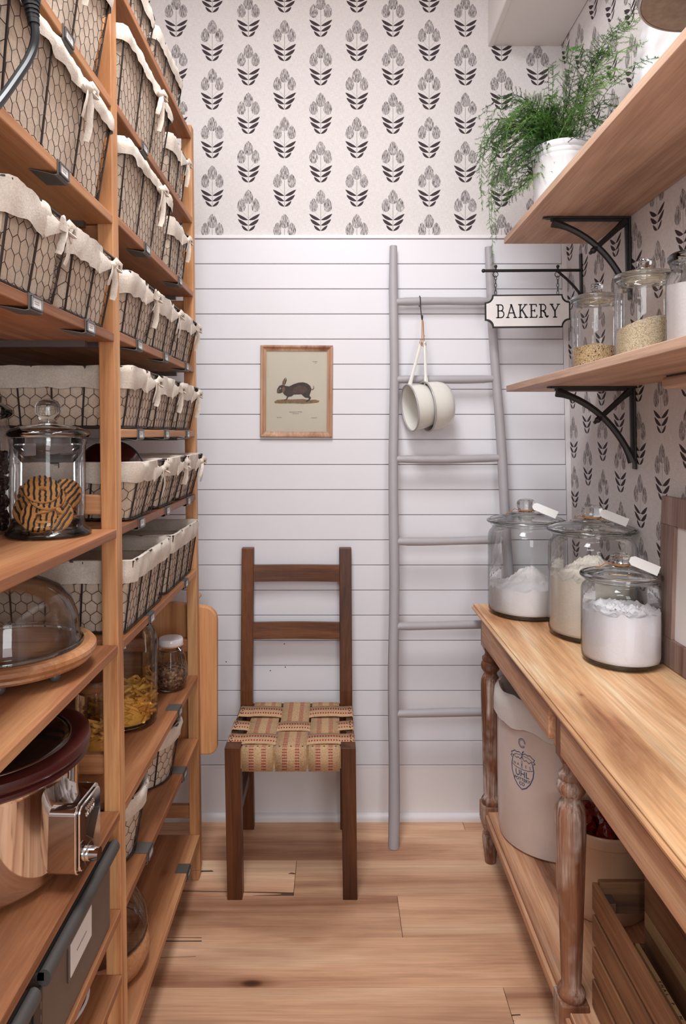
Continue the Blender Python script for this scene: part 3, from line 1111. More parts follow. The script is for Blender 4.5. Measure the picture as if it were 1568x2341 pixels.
def pr(px, py, k=0):          # picture detail coordinates (crop px) -> frame coordinates
    return ((px - 762) * 0.261 / 1080.0, -0.0047 - 0.00012 * k, FH - (py - 890) * 0.332 / 1385.0)


def flat(pts, name, mat, k):
    mb = MB()
    mb.v = [pr(x, y, k) for x, y in pts]
    mb.f = [tuple(range(len(pts)))]
    me = mb.mesh(name, mat)
    return place(name, me, pf)


flat([(425, 1050), (470, 1020), (560, 1012), (700, 1012), (850, 1003), (960, 1020), (1040, 1012), (1105, 1030), (1090, 1055), (1000, 1068), (860, 1078), (700, 1072), (520, 1075), (440, 1070)], 'ground_print', grass_p, 0)
flat([(560, 930), (620, 965), (700, 985), (800, 990), (860, 950), (850, 920), (700, 920)], 'belly_print', pale, 1)
flat([(465, 905), (470, 860), (500, 810), (545, 790), (600, 808), (650, 815), (720, 780), (790, 757), (860, 752), (920, 768), (965, 805), (985, 850), (980, 880), (965, 920), (955, 955),
      (980, 985), (965, 1015), (935, 1040), (905, 1050), (905, 1030), (940, 1010), (945, 990), (890, 985), (860, 960), (835, 935), (720, 940), (690, 965), (640, 975), (620, 1015), (580, 1030),
      (575, 1018), (605, 1005), (620, 970), (570, 935), (555, 905), (520, 920), (480, 922)], 'rabbit_print', fur, 2)
flat([(545, 800), (550, 745), (575, 700), (600, 678), (590, 725), (570, 800)], 'ear_print', fur2, 3)
flat([(572, 798), (592, 730), (608, 685), (612, 730), (590, 790)], 'ear_print', fur, 3)
flat([(975, 850), (1000, 855), (1015, 835), (1008, 805), (1020, 810), (1026, 840), (1010, 868), (980, 868)], 'tail_print', fur2, 3)
flat([(470, 905), (478, 865), (505, 850), (500, 890), (485, 915)], 'muzzle_print', fur2, 3)
flat([(548, 905), (545, 840), (575, 820), (590, 860), (570, 910)], 'cheek_print', fur2, 3)
flat([(700, 900), (720, 830), (800, 800), (900, 820), (930, 880), (860, 920), (760, 915)], 'flank_print', plain('rabbit_flank_print', RGB(98, 70, 54), 0.85, var=0.3, vscale=90), 3)
flat([(508, 855), (514, 838), (526, 836), (532, 848), (520, 860)], 'eye_print', pale, 4)
flat([(514, 852), (518, 842), (526, 843), (526, 853)], 'pupil_print', M['ink'], 5)
for x0, x1, y in ((655, 760, 1203), (768, 850, 1200), (703, 792, 1226), (470, 540, 1285), (985, 1070, 1288), (1000, 1075, 440), (1040, 1056, 462)):
    x = x0
    while x < x1:
        w = R.uniform(8, 20)
        flat([(x, y - 5), (min(x + w, x1), y - 5), (min(x + w, x1), y + 5), (x, y + 5)], 'caption_print', M['ink_soft'], 1)
        x += w + R.uniform(4, 8)


# ---------------------------------------------------------------- lined wire baskets
def plan_rect(hx, hy, r, n=4):
    pts = []
    for cx, cy, a0 in ((-hx + r, -hy + r, pi), (hx - r, -hy + r, 1.5 * pi), (hx - r, hy - r, 0), (-hx + r, hy - r, 0.5 * pi)):
        for i in range(n + 1):
            a = a0 + (pi / 2) * i / n
            pts.append(Vector((cx + r * cos(a), cy + r * sin(a), 0)))
    # start the loop in the middle of the back side
    return [Vector((-hx, 0.0, 0))] + pts + []


def plan_oval(hx, hy, n=40):
    return [Vector((-hx * cos(2 * pi * i / n), -hy * sin(2 * pi * i / n), 0)) for i in range(n)]


class Wrap:
    """outer surface of a flared basket: perimeter position s (metres along the rim) and height v (0..1)"""

    def __init__(self, base, top, h):
        self.b, self.t, self.h = base, top, h
        self.n = len(top)
        self.cum = [0.0]
        for i in range(self.n):
            self.cum.append(self.cum[-1] + (top[(i + 1) % self.n] - top[i]).length)
        self.L = self.cum[-1]

    def at(self, s, v):
        s = clamp(s, 0, self.L - 1e-6)
        lo_, hi = 0, self.n - 1
        while lo_ < hi:
            m = (lo_ + hi + 1) // 2
            if self.cum[m] <= s:
                lo_ = m
            else:
                hi = m - 1
        i, j = lo_, (lo_ + 1) % self.n
        f = (s - self.cum[i]) / max(1e-9, self.cum[i + 1] - self.cum[i])
        tp = self.t[i].lerp(self.t[j], f)
        bp = self.b[i].lerp(self.b[j], f)
        d = self.t[j] - self.t[i]
        n = Vector((d.y, -d.x, 0)).normalized()
        p = bp.lerp(tp, v)
        return Vector((p.x, p.y, v * self.h)), n

    def s_of(self, x, y):
        best = min(range(400), key=lambda k: (self.at(self.L * k / 400, 1)[0].xy - Vector((x, y))).length)
        return self.L * best / 400


def wire_net(w, s0, s1, v0, v1, a=0.026, b=0.0215, d=0.0042, r=0.00062):
    mb = MB()
    ni = int((s1 - s0) / (a / 2)) + 1
    nj = int((v1 - v0) * w.h / b) + 2
    jit = {}

    def P(i, j):
        if (i, j) not in jit:
            zz = j * b + (d if (i + j) % 2 else -d) + R.uniform(-0.0012, 0.0012)
            s = s0 + i * a / 2 + R.uniform(-0.0012, 0.0012)
            v = clamp(v0 + zz / w.h, v0, v1)
            p, n = w.at(clamp(s, s0, s1), v)
            jit[(i, j)] = (p + n * 0.0015, n)
        return jit[(i, j)]

    def edge_(A, B):
        p, n = A
        q, _ = B
        t = q - p
        if t.length < 0.002:
            return
        t.normalize()
        c = t.cross(n).normalized() * r
        k = len(mb.v)
        for e in (p, q):
            mb.v += [tuple(e + n * r), tuple(e - n * r * 0.5 + c), tuple(e - n * r * 0.5 - c)]
        mb.f += [(k, k + 1, k + 4, k + 3), (k + 1, k + 2, k + 5, k + 4), (k + 2, k, k + 3, k + 5)]

    for j in range(nj):
        for i in range(ni):
            if i + 1 <= ni:
                edge_(P(i, j), P(i + 1, j))
            if (i + j) % 2 and j + 1 < nj:
                edge_(P(i, j), P(i, j + 1))
    return mb


def cloth_cuff(w, s0, s1, h0, h1, puff=0.005, seed=0.0, step=0.011, ragged=0.004):
    n = max(3, int((s1 - s0) / step))
    rows = [(-0.016, -0.030), (-0.010, -0.004), (-0.003, 0.0035), (0.003, 0.002), (puff, -0.25), (puff + 0.001, -0.6), (puff, -1.0)]
    mb = MB()

    def fn(u, k):
        s = s0 + u * (s1 - s0)
        ins, dz = rows[int(round(k * (len(rows) - 1)))]
        hh = h0 + (h1 - h0) * u
        hh += ragged * noise.noise(Vector((s * 30, seed, 3.3)))
        if k > 0.55:
            dz = dz * hh
        nz = noise.noise(Vector((s * 28 + seed * 7, dz * 40, seed)))
        nz2 = noise.noise(Vector((s * 75 + seed * 3, dz * 70, seed + 5)))
        v = 1 + dz / w.h
        p, nn = w.at(s, v)
        out = ins + (nz * 0.0050 + nz2 * 0.0030 if k > 0.3 else nz * 0.001)
        if k > 0.55:
            out = max(out, 0.0032)
        p = p + nn * out
        p.z += nz * 0.002 * (1 if 0.2 < k < 0.7 else 0.3)
        return p
    mb.grid(fn, n, len(rows) - 1)
    return mb


def ribbon(mb, pts, w, flat=0.22):
    n = len(pts)
    mb.tube(pts, w if isinstance(w, list) else [w] * n, 8, flat=flat)


def tie_knot(w, s, drop=0.012, tails=(0.07, 0.05), loops=1, seed=1, out=0.010, size=0.0085):
    """a fabric knot at rim position s with a loop or two and hanging tails"""
    rr = random.Random(seed)
    p, n = w.at(s, 1 - drop / w.h)
    side = Vector((-n.y, n.x, 0))
    c = p + n * out
    mb = MB()
    mb.ball(c, size, 10, 7, (1.0, 1.15, 0.9))
    ribbon(mb, [c + side * size * 0.9 - n * 0.002 + Vector((0, 0, 0.004)), c + n * size * 0.7 + Vector((0, 0, 0.005)), c - side * size * 0.9 - n * 0.002 - Vector((0, 0, 0.003))], size * 0.55, 0.6)
    for k in range(loops):
        sg = 1 if k % 2 == 0 else -1
        lp = [c, c + side * sg * 0.012 + Vector((0, 0, 0.010)) + n * 0.006, c + side * sg * 0.024 + Vector((0, 0, 0.006)) + n * 0.010,
              c + side * sg * 0.020 - Vector((0, 0, 0.008)) + n * 0.008, c]
        ribbon(mb, lp, [0.0045, 0.0075, 0.008, 0.0075, 0.0045], 0.35)
    for k, t in enumerate(tails):
        sg = 1 if k % 2 == 0 else -1
        pts = []
        for i in range(7):
            u = i / 6
            q = c + side * sg * (0.010 * sin(u * 2.2) + rr.uniform(-0.002, 0.002) + 0.006 * u) + n * (0.004 * sin(u * 3) + 0.002) - Vector((0, 0, t * u))
            q += n * (-0.02 * u * t / 0.07 * 0.4)
            pts.append(q)
        ribbon(mb, pts, [0.004, 0.0055, 0.006, 0.0058, 0.006, 0.0062, 0.0055], 0.22)
    return mb


def gather(w, s0, s1, h, drop=0.012, out=0.010):
    """cloth end drawn together from the cuff edge at s0 to the knot at s1"""
    p0, n0 = w.at(s0, 1 - (h * 0.55) / w.h)
    p1, n1 = w.at(s1, 1 - drop / w.h)
    a, b_ = p0 + n0 * 0.006, p1 + n1 * out
    m_ = (a + b_) / 2 + n0 * 0.004 + Vector((0, 0, -0.002))
    mb = MB()
    mb.tube([a - (b_ - a) * 0.25, a, m_, b_], [h * 0.50, h * 0.42, h * 0.20, 0.006], 9, flat=0.16, up=(0, 0, 1))
    return mb


def basket(label, xfront, yc, z, dx, ly, h, fx, fy, style, seed, kind='rect', rib=0.078, name='wire_basket', group='linen lined wire baskets'):
    """front of the base at xfront (the aisle side), centred at yc, standing at height z"""
    R.seed(seed * 31 + 5)
    t = thing(name, label, 'basket', (xfront - dx / 2, yc, z + 0.0022), group=group)
    hx, hy = dx / 2, ly / 2
    if kind == 'rect':
        base, top_ = plan_rect(hx, hy, 0.010), plan_rect(hx + fx, hy + fy, 0.012)
    else:
        base, top_ = plan_oval(hx, hy), plan_oval(hx + fx, hy + fy)
    w = Wrap(base, top_, h)
    # frame rods
    fr = MB()
    fr.tube([p + Vector((0, 0, 0.0032)) for p in base], 0.0024, 6, closed=True, up=(0, 0, 1))
    fr.tube([p + Vector((0, 0, h)) for p in top_], 0.0024, 6, closed=True, up=(0, 0, 1))
    if kind == 'rect':
        rim_s = []
        for k in range(max(2, round(ly / rib)) + 1):
            y = -hy - fy + 0.006 + (2 * hy + 2 * fy - 0.012) * k / max(2, round(ly / rib))
            rim_s.append(w.s_of(hx + fx, y))
        for k in range(1, 5):
            x = -hx + 2 * hx * k / 5
            rim_s += [w.s_of(x, -hy - fy), w.s_of(x, hy + fy)]
        rim_s += [w.s_of(-hx - fx, -hy - fy), w.s_of(-hx - fx, hy + fy)]
    else:
        rim_s = [w.L * k / 12 for k in range(12)]
    for s in rim_s:
        fr.tube([w.at(s, v)[0] + w.at(s, v)[1] * 0.0012 for v in (0.02, 0.5, 1.0)], 0.0020, 6)
    fr.build('rod_frame', M['rod'], t, smooth=True)
    wire_net(w, w.L * 0.02, w.L * 0.98, 0.02, 0.97).build('wire_mesh', M['wire'], t)
    # liner
    ln = MB()
    cols = int(w.L / 0.018)

    def lin_fn(u, v):
        p, n = w.at(u * w.L * 0.9999, v)
        q = p - n * (0.0045 + 0.0035 * (noise.noise(Vector((u * w.L * 16, v * 3.0, seed))) + 0.35))
        return q
    ln.grid(lin_fn, cols, 7)
    k = len(ln.v)
    ln.v += [(p.x * 0.97, p.y * 0.97, 0.004) for p in base]
    ln.f.append(tuple(k + i for i in range(len(base))))
    ln.build('liner', M['linen'], t, smooth=True, angle=60)
    F0 = w.s_of(hx + fx, -hy - fy)
    F1 = w.s_of(hx + fx, hy + fy)
    fl = F1 - F0

    def cuff(s0, s1, h0, h1, puff=0.005, ragged=0.004, sd=0):
        cloth_cuff(w, s0, s1, h0, h1, puff, seed + sd, 0.011, ragged).build('cuff', M['linen2'], t, smooth=True, angle=70)

    if style == 'tie':
        hh = min(0.046, h * 0.36)
        cuff(w.L * 0.03, F0 + fl * 0.60, hh, hh * 0.95, 0.006, 0.007)
        cuff(F0 + fl * 0.93, w.L * 0.97, hh * 0.75, hh, 0.005, 0.005, 3)
        kn = F0 + fl * 0.79
        gather(w, F0 + fl * 0.58, kn, hh, 0.020).build('tie_end', M['linen2'], t, smooth=True, angle=70)
        gather(w, F0 + fl * 0.955, kn, hh * 0.7, 0.020).build('tie_end', M['linen2'], t, smooth=True, angle=70)
        tie_knot(w, kn, 0.020, (0.055 + 0.02 * ((seed * 37) % 5) / 5, 0.035 + 0.02 * ((seed * 13) % 7) / 7), 1 + seed % 2, seed).build('tie', M['linen2'], t, smooth=True, angle=70)
    elif style == 'roll':
        cuff(w.L * 0.03, w.L * 0.97, 0.030, 0.030, 0.0085, 0.008)
        tie_knot(w, F0 + fl * 0.60, 0.026, (0.085, 0.055), 1, seed, 0.016, 0.010).build('tie', M['linen2'], t, smooth=True, angle=70)
    elif style == 'plain':
        cuff(w.L * 0.03, w.L * 0.97, 0.030, 0.030, 0.004, 0.001)
    elif style == 'deep':
        cuff(w.L * 0.03, w.L * 0.97, 0.046, 0.046, 0.005, 0.002)
    elif style == 'round':
        cuff(w.L * 0.01, w.L * 0.99, 0.042, 0.042, 0.005, 0.006)
    return t


def frontx(z, set_in=0.010):
    return Xf(z) - set_in


BX = 0.36
far_words = ['top', 'second', 'third', 'fourth', 'fifth', 'sixth', 'seventh', 'eighth', 'ninth', 'bottom']
# top shelf, far bay: two shallow ones
basket('shallow flat-cuffed wire basket on the top far shelf, next to the near post', frontx(2.343), 1.565, 2.343, BX, 0.25, 0.085, 0.012, 0.012, 'plain', 1)
basket('shallow flat-cuffed wire basket on the top far shelf, at the end by the wallpaper', frontx(2.343), 1.868, 2.343, BX, 0.265, 0.085, 0.012, 0.012, 'plain', 2)
# long ones with a rolled cuff, small ones at the far end
basket('long rolled-cuff wire basket on the second far shelf from the top', frontx(2.079), 1.615, 2.079, BX, 0.36, 0.168, 0.022, 0.018, 'roll', 3, rib=0.115)
basket('small tied wire basket on the second far shelf, in front of the wallpaper', frontx(2.079, 0.02), 1.985, 2.079, BX, 0.17, 0.150, 0.016, 0.015, 'tie', 4)
basket('long rolled-cuff wire basket on the third far shelf from the top', frontx(1.847), 1.615, 1.847, BX, 0.36, 0.168, 0.022, 0.018, 'roll', 5, rib=0.115)
basket('small tied wire basket on the third far shelf, in front of the white boarding', frontx(1.847, 0.02), 1.985, 1.847, BX, 0.17, 0.150, 0.016, 0.015, 'tie', 6)
for row_, zsh in (('fourth', 1.610), ('fifth', 1.410)):
    for k, (yy, w_) in enumerate(((1.535, 'nearest the middle post'), (1.777, 'in the middle of the row'), (2.015, 'nearest the back wall'))):
        basket('small tied wire basket on the %s far shelf, %s' % (row_, w_), frontx(zsh), yy, zsh, BX, 0.188, 0.128, 0.024, 0.017, 'tie', 7 + k + (3 if row_ == 'fifth' else 0))
for k, (yy, w_) in enumerate(((1.555, 'nearest the middle post'), (1.79, 'in the middle of the row'), (2.020, 'nearest the back wall'))):
    basket('low tied wire basket on the sixth far shelf, %s' % w_, frontx(1.211, 0.006), yy, 1.211, BX, 0.176, 0.124, 0.030, 0.018, 'tie', 14 + k)
basket('open linen-cuffed wire basket on the seventh far shelf, beside the middle post', frontx(0.976), 1.590, 0.976, 0.40, 0.305, 0.155, 0.022, 0.014, 'deep', 18)
basket('open linen-cuffed wire basket on the seventh far shelf, beside the back wall', frontx(0.976), 1.945, 0.976, 0.40, 0.305, 0.155, 0.022, 0.014, 'deep', 19)
basket('oval linen-cuffed wire basket under the pasta jar shelf, nearer the middle post', frontx(0.446, 0.03), 1.555, 0.446, 0.34, 0.25, 0.150, 0.025, 0.025, 'round', 20, 'oval')
basket('oval linen-cuffed wire basket under the granola jar shelf, nearer the back wall', frontx(0.446, 0.03), 1.90, 0.446, 0.34, 0.25, 0.150, 0.025, 0.025, 'round', 21, 'oval')
# near bay
basket('long wire basket at the very top of the near bay, cut by the picture edge', frontx(2.072), 1.115, 2.072, BX, 0.39, 0.172, 0.022, 0.018, 'roll', 22, rib=0.115)
basket('long rolled-cuff wire basket on the near bay shelf behind the black cord', frontx(1.838), 1.115, 1.838, BX, 0.39, 0.172, 0.022, 0.018, 'roll', 23, rib=0.115)
basket('wire basket on the near bay top corner, only its cloth tie showing', frontx(1.838), 0.746, 1.838, BX, 0.232, 0.172, 0.022, 0.016, 'roll', 24, rib=0.115)
basket('small tied wire basket on the third near shelf, nearest the camera', frontx(1.602), 1.000, 1.602, BX, 0.184, 0.135, 0.024, 0.013, 'tie', 25)
basket('small tied wire basket on the third near shelf, against the middle post', frontx(1.602), 1.230, 1.602, BX, 0.188, 0.135, 0.024, 0.013, 'tie', 26)

# ---------------------------------------------------------------- label clips on the shelf edges
def make_clip():
    t = thing('label_clip', 'x', 'label holder', (0, 0, 0))
    sp = MB()
    sp.box(-0.034, 0.0012, -0.021, 0.021, 0.0004, 0.0016)
    sp.box(0.0002, 0.0018, -0.023, 0.023, -T - 0.004, 0.0016)
    # sprung tongue under the shelf
    prof = [(0.0015, -T - 0.004), (-0.004, -T - 0.0055), (-0.020, -T - 0.003), (-0.040, -T - 0.0008)]
    for (xa, za), (xb, zb_) in zip(prof[:-1], prof[1:]):
        wa = 0.023 + 0.012 * (-xa / 0.04)
        wb = 0.023 + 0.012 * (-xb / 0.04)
        sp.hexa([(xb, -wb, zb_ - 0.001), (xa, -wa, za - 0.001), (xa, wa, za - 0.001), (xb, wb, zb_ - 0.001)],
                [(xb, -wb, zb_), (xa, -wa, za), (xa, wa, za), (xb, wb, zb_)])
    sp.build('spring_plate', M['clip_dark'], t)
    lf = MB()
    for a in ((-0.0185, 0.0185, -0.0205, -0.0175), (-0.0185, 0.0185, -0.0035, -0.001), (-0.0185, -0.0155, -0.0205, -0.001), (0.0155, 0.0185, -0.0205, -0.001)):
        lf.box(0.0018, 0.0048, a[0], a[1], a[2], a[3])
    lf.build('label_frame', M['clip'], t, bevel=0.0008)
    pp = MB().box(0.0018, 0.0030, -0.0156, 0.0156, -0.0176, -0.0034).build('paper_label', M['paper'], t)
    tx = MB()
    for zz in (-0.0085, -0.0115):
        y = -0.008
        while y < 0.008:
            w_ = R.uniform(0.001, 0.003)
            tx.box(0.0030, 0.0032, y, y + w_, zz - 0.0006, zz + 0.0006)
            y += w_ + 0.001
    tx.build('lettering', M['ink_soft'], pp)
    return t


clip0 = make_clip()
first = [True]


def clip(z, y, label):
    loc = (Xf(z) + 0.0003, y, z)
    if first[0]:
        first[0] = False
        clip0.location = loc
        clip0['label'] = label
        clip0['group'] = 'steel label clips on the shelf edges'
        return clip0
    return dup(clip0, loc, (0, 0, 0), label, 'steel label clips on the shelf edges')


clip(2.079, 1.600, 'steel label clip on the second far shelf edge, half behind a rolled cuff')
clip(1.847, 1.612, 'steel label clip on the third far shelf edge, under the long basket')
clip(1.847, 1.953, 'steel label clip on the third far shelf edge, beside the far post')
for z_, nm in ((1.610, 'fourth'), (1.410, 'fifth'), (1.211, 'sixth')):
    for y_, wd in ((1.537, 'first from the middle post'), (1.776, 'second from the middle post'), (2.03, 'third from the middle post')):
        clip(z_, y_, 'small steel label clip on the %s far shelf edge, %s' % (nm, wd))
clip(0.976, 1.612, 'steel label clip under the open baskets, nearer the middle post')
clip(0.976, 1.985, 'steel label clip under the open baskets, nearer the far post')
clip(0.644, 1.885, 'steel label clip on the pasta jar shelf edge below the granola')
clip(0.446, 1.572, 'steel label clip on the oval basket shelf edge, nearer the middle post')
clip(0.446, 1.935, 'steel label clip on the oval basket shelf edge, nearer the far post')
clip(0.1446, 1.97, 'steel label clip on the bottom far shelf edge near the floor')
clip(2.072, 1.141, 'steel label clip on the highest near shelf edge beside the cloth roll')
clip(1.838, 1.113, 'large looking steel label clip on the second near shelf edge')
clip(1.602, 1.004, 'steel label clip on the third near shelf edge, at the picture side')
clip(1.602, 1.2265, 'steel label clip on the third near shelf edge, beside the middle post')


# ---------------------------------------------------------------- glass jars
def mound(label, name, cat, loc, r, z0, level, mat, amp=0.01, peak=0.0, px=0.0, py=0.0, seed=0, tilt=(0, 0), fr=16, gr=0.35, spread=0.45):
    """loose contents filling a jar: round body with an uneven top"""
    mb = MB()
    n, m = 64, 22
    rings = [(r * 0.86, z0), (r * 0.97, z0 + 0.006), (r, z0 + 0.018)]

    def topz(x, y):
        q = Vector((x * fr / 0.1 * 0.1, y * fr / 0.1 * 0.1, seed))
        d2 = ((x - px) ** 2 + (y - py) ** 2) / (r * r * spread)
        return level + amp * noise.noise(Vector((x * fr, y * fr, seed))) + amp * gr * noise.noise(Vector((x * fr * 4, y * fr * 4, seed + 3))) + peak * math.exp(-d2 * 2) + tilt[0] * x + tilt[1] * y
    vs, idx = [(0, 0, z0)], []
    for rr_, zz in rings:
        idx.append([len(vs) + k for k in range(n)])
        vs += [(rr_ * cos(2 * pi * k / n), rr_ * sin(2 * pi * k / n), zz) for k in range(n)]
    for j in range(m):
        rr_ = r * (1 - j / m)
        idx.append([len(vs) + k for k in range(n)])
        for k in range(n):
            x, y = rr_ * cos(2 * pi * k / n), rr_ * sin(2 * pi * k / n)
            vs.append((x, y, max(topz(x, y), z0 + 0.02)))
    vs.append((0, 0, topz(0, 0)))
    fs = [(0, idx[0][(k + 1) % n], idx[0][k]) for k in range(n)]
    for a, b_ in zip(idx[:-1], idx[1:]):
        fs += [(a[k], a[(k + 1) % n], b_[(k + 1) % n], b_[k]) for k in range(n)]
    last = len(vs) - 1
    fs += [(idx[-1][k], idx[-1][(k + 1) % n], last) for k in range(n)]
    mb.add(vs, fs)
    o = mb.build(name, mat, None, loc, smooth=True, angle=60)
    return tag(o, label, cat, None, 'stuff')


def canister(label, x, y, z, r, h, knob=True, seed=0, group='lidded glass canisters', knob_h=0.075):
    """wide glass canister with a shouldered neck and a domed lid with a glass knob"""
    t = thing('glass_jar', label, 'jar', (x, y, z + 0.0006), group=group)
    prof = [(0, 0.0), (r * 0.84, 0.0), (r * 0.94, 0.004), (r * 0.99, 0.014), (r, 0.03), (r, h * 0.84), (r * 0.992, h * 0.875), (r * 0.955, h * 0.91),
            (r * 0.90, h * 0.935), (r * 0.885, h * 0.955), (r * 0.90, h * 0.967), (r * 0.925, h * 0.978), (r * 0.925, h * 0.992), (r * 0.90, h)]
    MB().lathe(prof, 56).build('jar_body', M['glass'], t, smooth=True, angle=70)
    bs = MB().lathe([(r * 0.80, 0.0005), (r * 0.90, 0.001), (r * 0.965, 0.007), (r * 0.975, 0.016), (r * 0.94, 0.009), (r * 0.86, 0.0045), (r * 0.80, 0.004)], 56)
    bs.build('jar_base', M['glass_lid'], t, smooth=True)
    k = knob_h
    d0 = k * 0.16
    lid = [(r * 0.80, h - 0.010), (r * 0.86, h - 0.008), (r * 0.865, h + 0.001), (r * 1.0, h + 0.002), (r * 1.03, h + 0.0055), (r * 1.025, h + 0.009), (r * 0.985, h + d0),
           (r * 0.86, h + k * 0.21), (r * 0.70, h + k * 0.275), (r * 0.55, h + k * 0.33), (r * 0.47, h + k * 0.36), (r * 0.455, h + k * 0.40), (r * 0.36, h + k * 0.44), (r * 0.26, h + k * 0.46), (r * 0.20, h + k * 0.48), (0, h + k * 0.48)]
    ld = MB().lathe(lid, 56).build('lid', M['glass_lid'], t, smooth=True, angle=50)
    inner = [(r * 0.79, h - 0.010), (r * 0.79, h + 0.001), (r * 0.60, h + k * 0.20), (r * 0.3, h + k * 0.32), (0, h + k * 0.36)]
    MB().lathe(inner, 40).build('lid_inside', M['glass'], ld, smooth=True, angle=50)
    MB().lathe([(r * 0.935, h + 0.0012), (r * 1.0, h + 0.0008), (r * 1.034, h + 0.004), (r * 1.034, h + 0.0075), (r * 1.0, h + 0.0112), (r * 0.94, h + d0 + 0.0022), (r * 0.93, h + 0.006), (r * 0.935, h + 0.0012)], 72).build('lid_rim', M['glass_solid'], ld, smooth=True, angle=60)
    MB().lathe([(r * 0.925, h * 0.976), (r * 0.935, h * 0.984), (r * 0.925, h * 0.993), (r * 0.895, h * 0.990), (r * 0.892, h * 0.979), (r * 0.925, h * 0.976)], 72).build('mouth_ring', M['glass_solid'], t, smooth=True, angle=60)
    kr = r * 0.245
    kb = MB().lathe([(0, h + k * 0.465), (kr * 0.78, h + k * 0.47), (kr * 0.72, h + k * 0.54), (kr * 0.98, h + k * 0.64), (kr * 1.06, h + k * 0.78), (kr * 1.0, h + k * 0.92), (kr * 0.7, h + k * 1.0), (0, h + k * 0.97)], 10)
    kb.build('knob', M['glass_solid'], ld, smooth=True, angle=25)
    return t


def hang_tag(label, x, y, z, r, h, k, ang, length=0.075, seed=0, group='paper tags on the flour jars'):
    """twine round the knob neck and a white paper tag lying down the lid"""
    t = thing('paper_tag', label, 'tag', (x, y, z + h + k * 0.50), group=group)
    rn = r * 0.20
    tw = MB().torus((0, 0, 0.0032), rn * 1.04, 0.0013, 20, 6)
    tw.torus((0, 0, 0.0058), rn * 1.04, 0.0012, 20, 6)
    d = Vector((cos(ang), sin(ang), 0))
    s = Vector((-d.y, d.x, 0))
    tw.tube([d * rn, d * (rn + 0.010) + Vector((0, 0, 0.004)), d * (rn + 0.022) + Vector((0, 0, -0.003))], 0.0009, 5)
    b_ = -d
    tw.tube([b_ * rn, b_ * (rn + 0.015) + Vector((0, 0, 0.006)), b_ * (rn + 0.030) + Vector((0, 0, -0.006)), b_ * (rn + 0.045) + Vector((0, 0, -0.012))], 0.0013, 5)
    tw.build('twine', M['twine'], t, smooth=True)
    # the tag hangs out over the front of the lid
    dirv = Vector((0.80, -0.40, -0.36)).normalized()
    nrm = Vector((0.10, -0.90, 0.42))
    s = nrm.cross(dirv).normalized()
    nrm = dirv.cross(s).normalized()
    if nrm.y > 0:
        nrm = -nrm
    a = Vector((rn * 0.5, -rn - 0.010, 0.022))
    hw = 0.0135
    out = [(0.0, -hw * 0.5), (0.008, -hw), (length, -hw), (length, hw), (0.008, hw), (0.0, hw * 0.5)]
    mb = MB()
    for e in (0.0, 0.0007):
        mb.v += [tuple(a + dirv * u + s * w_ + nrm * (e + 0.004 * (u / length) ** 2)) for u, w_ in out]
    mb.f = [(5, 4, 3, 2, 1, 0), (6, 7, 8, 9, 10, 11)] + [(i, (i + 1) % 6, 6 + (i + 1) % 6, 6 + i) for i in range(6)]
    pp = mb.build('paper', M['paper'], t)
    rr = random.Random(seed)
    wr_ = MB()
    for line, (l0, l1) in enumerate(((0.022, 0.045), (0.030, 0.044))):
        off = (0.003 if line == 0 else -0.006)
        pts = []
        for i in range(26):
            u = l0 + (l1 - l0) * i / 25
            pts.append(a + dirv * u + s * (off + 0.0022 * sin(i * 1.9 + line) * rr.uniform(0.4, 1)) + nrm * (0.0012 + 0.004 * (u / length) ** 2))
        wr_.tube(pts, 0.00028, 4)
    wr_.build('handwriting', M['ink'], pp)
    return t


# on the table
JL = (0.616, 2.200, ZT, 0.1208, 0.290)
JM = (0.737, 1.960, ZT, 0.1205, 0.296)
JF = (0.7247, 1.730, ZT, 0.0965, 0.212)
canister('large glass canister of white flour at the far end of the table', *JL)
canister('large glass canister of cream flour against the wall on the table', *JM)
canister('smaller front glass canister of powdered sugar on the table', *JF, knob_h=0.06)
mound('heaped white flour in the far table canister', 'flour', 'flour', JL[:3], JL[3] * 0.955, 0.005, 0.085, M['flour'], 0.008, 0.066, 0.005, -0.02, 3, fr=34, gr=1.1, spread=0.7)
mound('cream coloured flour in the canister by the wall', 'flour', 'flour', JM[:3], JM[3] * 0.955, 0.005, 0.165, M['flour_cream'], 0.010, 0.060, 0.0, 0.0, 5, fr=38, gr=1.1, spread=0.7)
mound('powdered sugar in the smaller front canister', 'powdered_sugar', 'sugar', JF[:3], JF[3] * 0.955, 0.005, 0.133, M['sugar'], 0.010, 0.0, 0, 0, 9, fr=46, gr=0.9)
hang_tag('white paper tag tied to the far flour canister knob', *JL, 0.075, radians(-38), 0.078, 1)
hang_tag('white paper tag tied to the cream flour canister knob', *JM, 0.075, radians(-50), 0.075, 2)
hang_tag('white paper tag tied to the powdered sugar canister knob', *JF, 0.06, radians(-40), 0.070, 3)


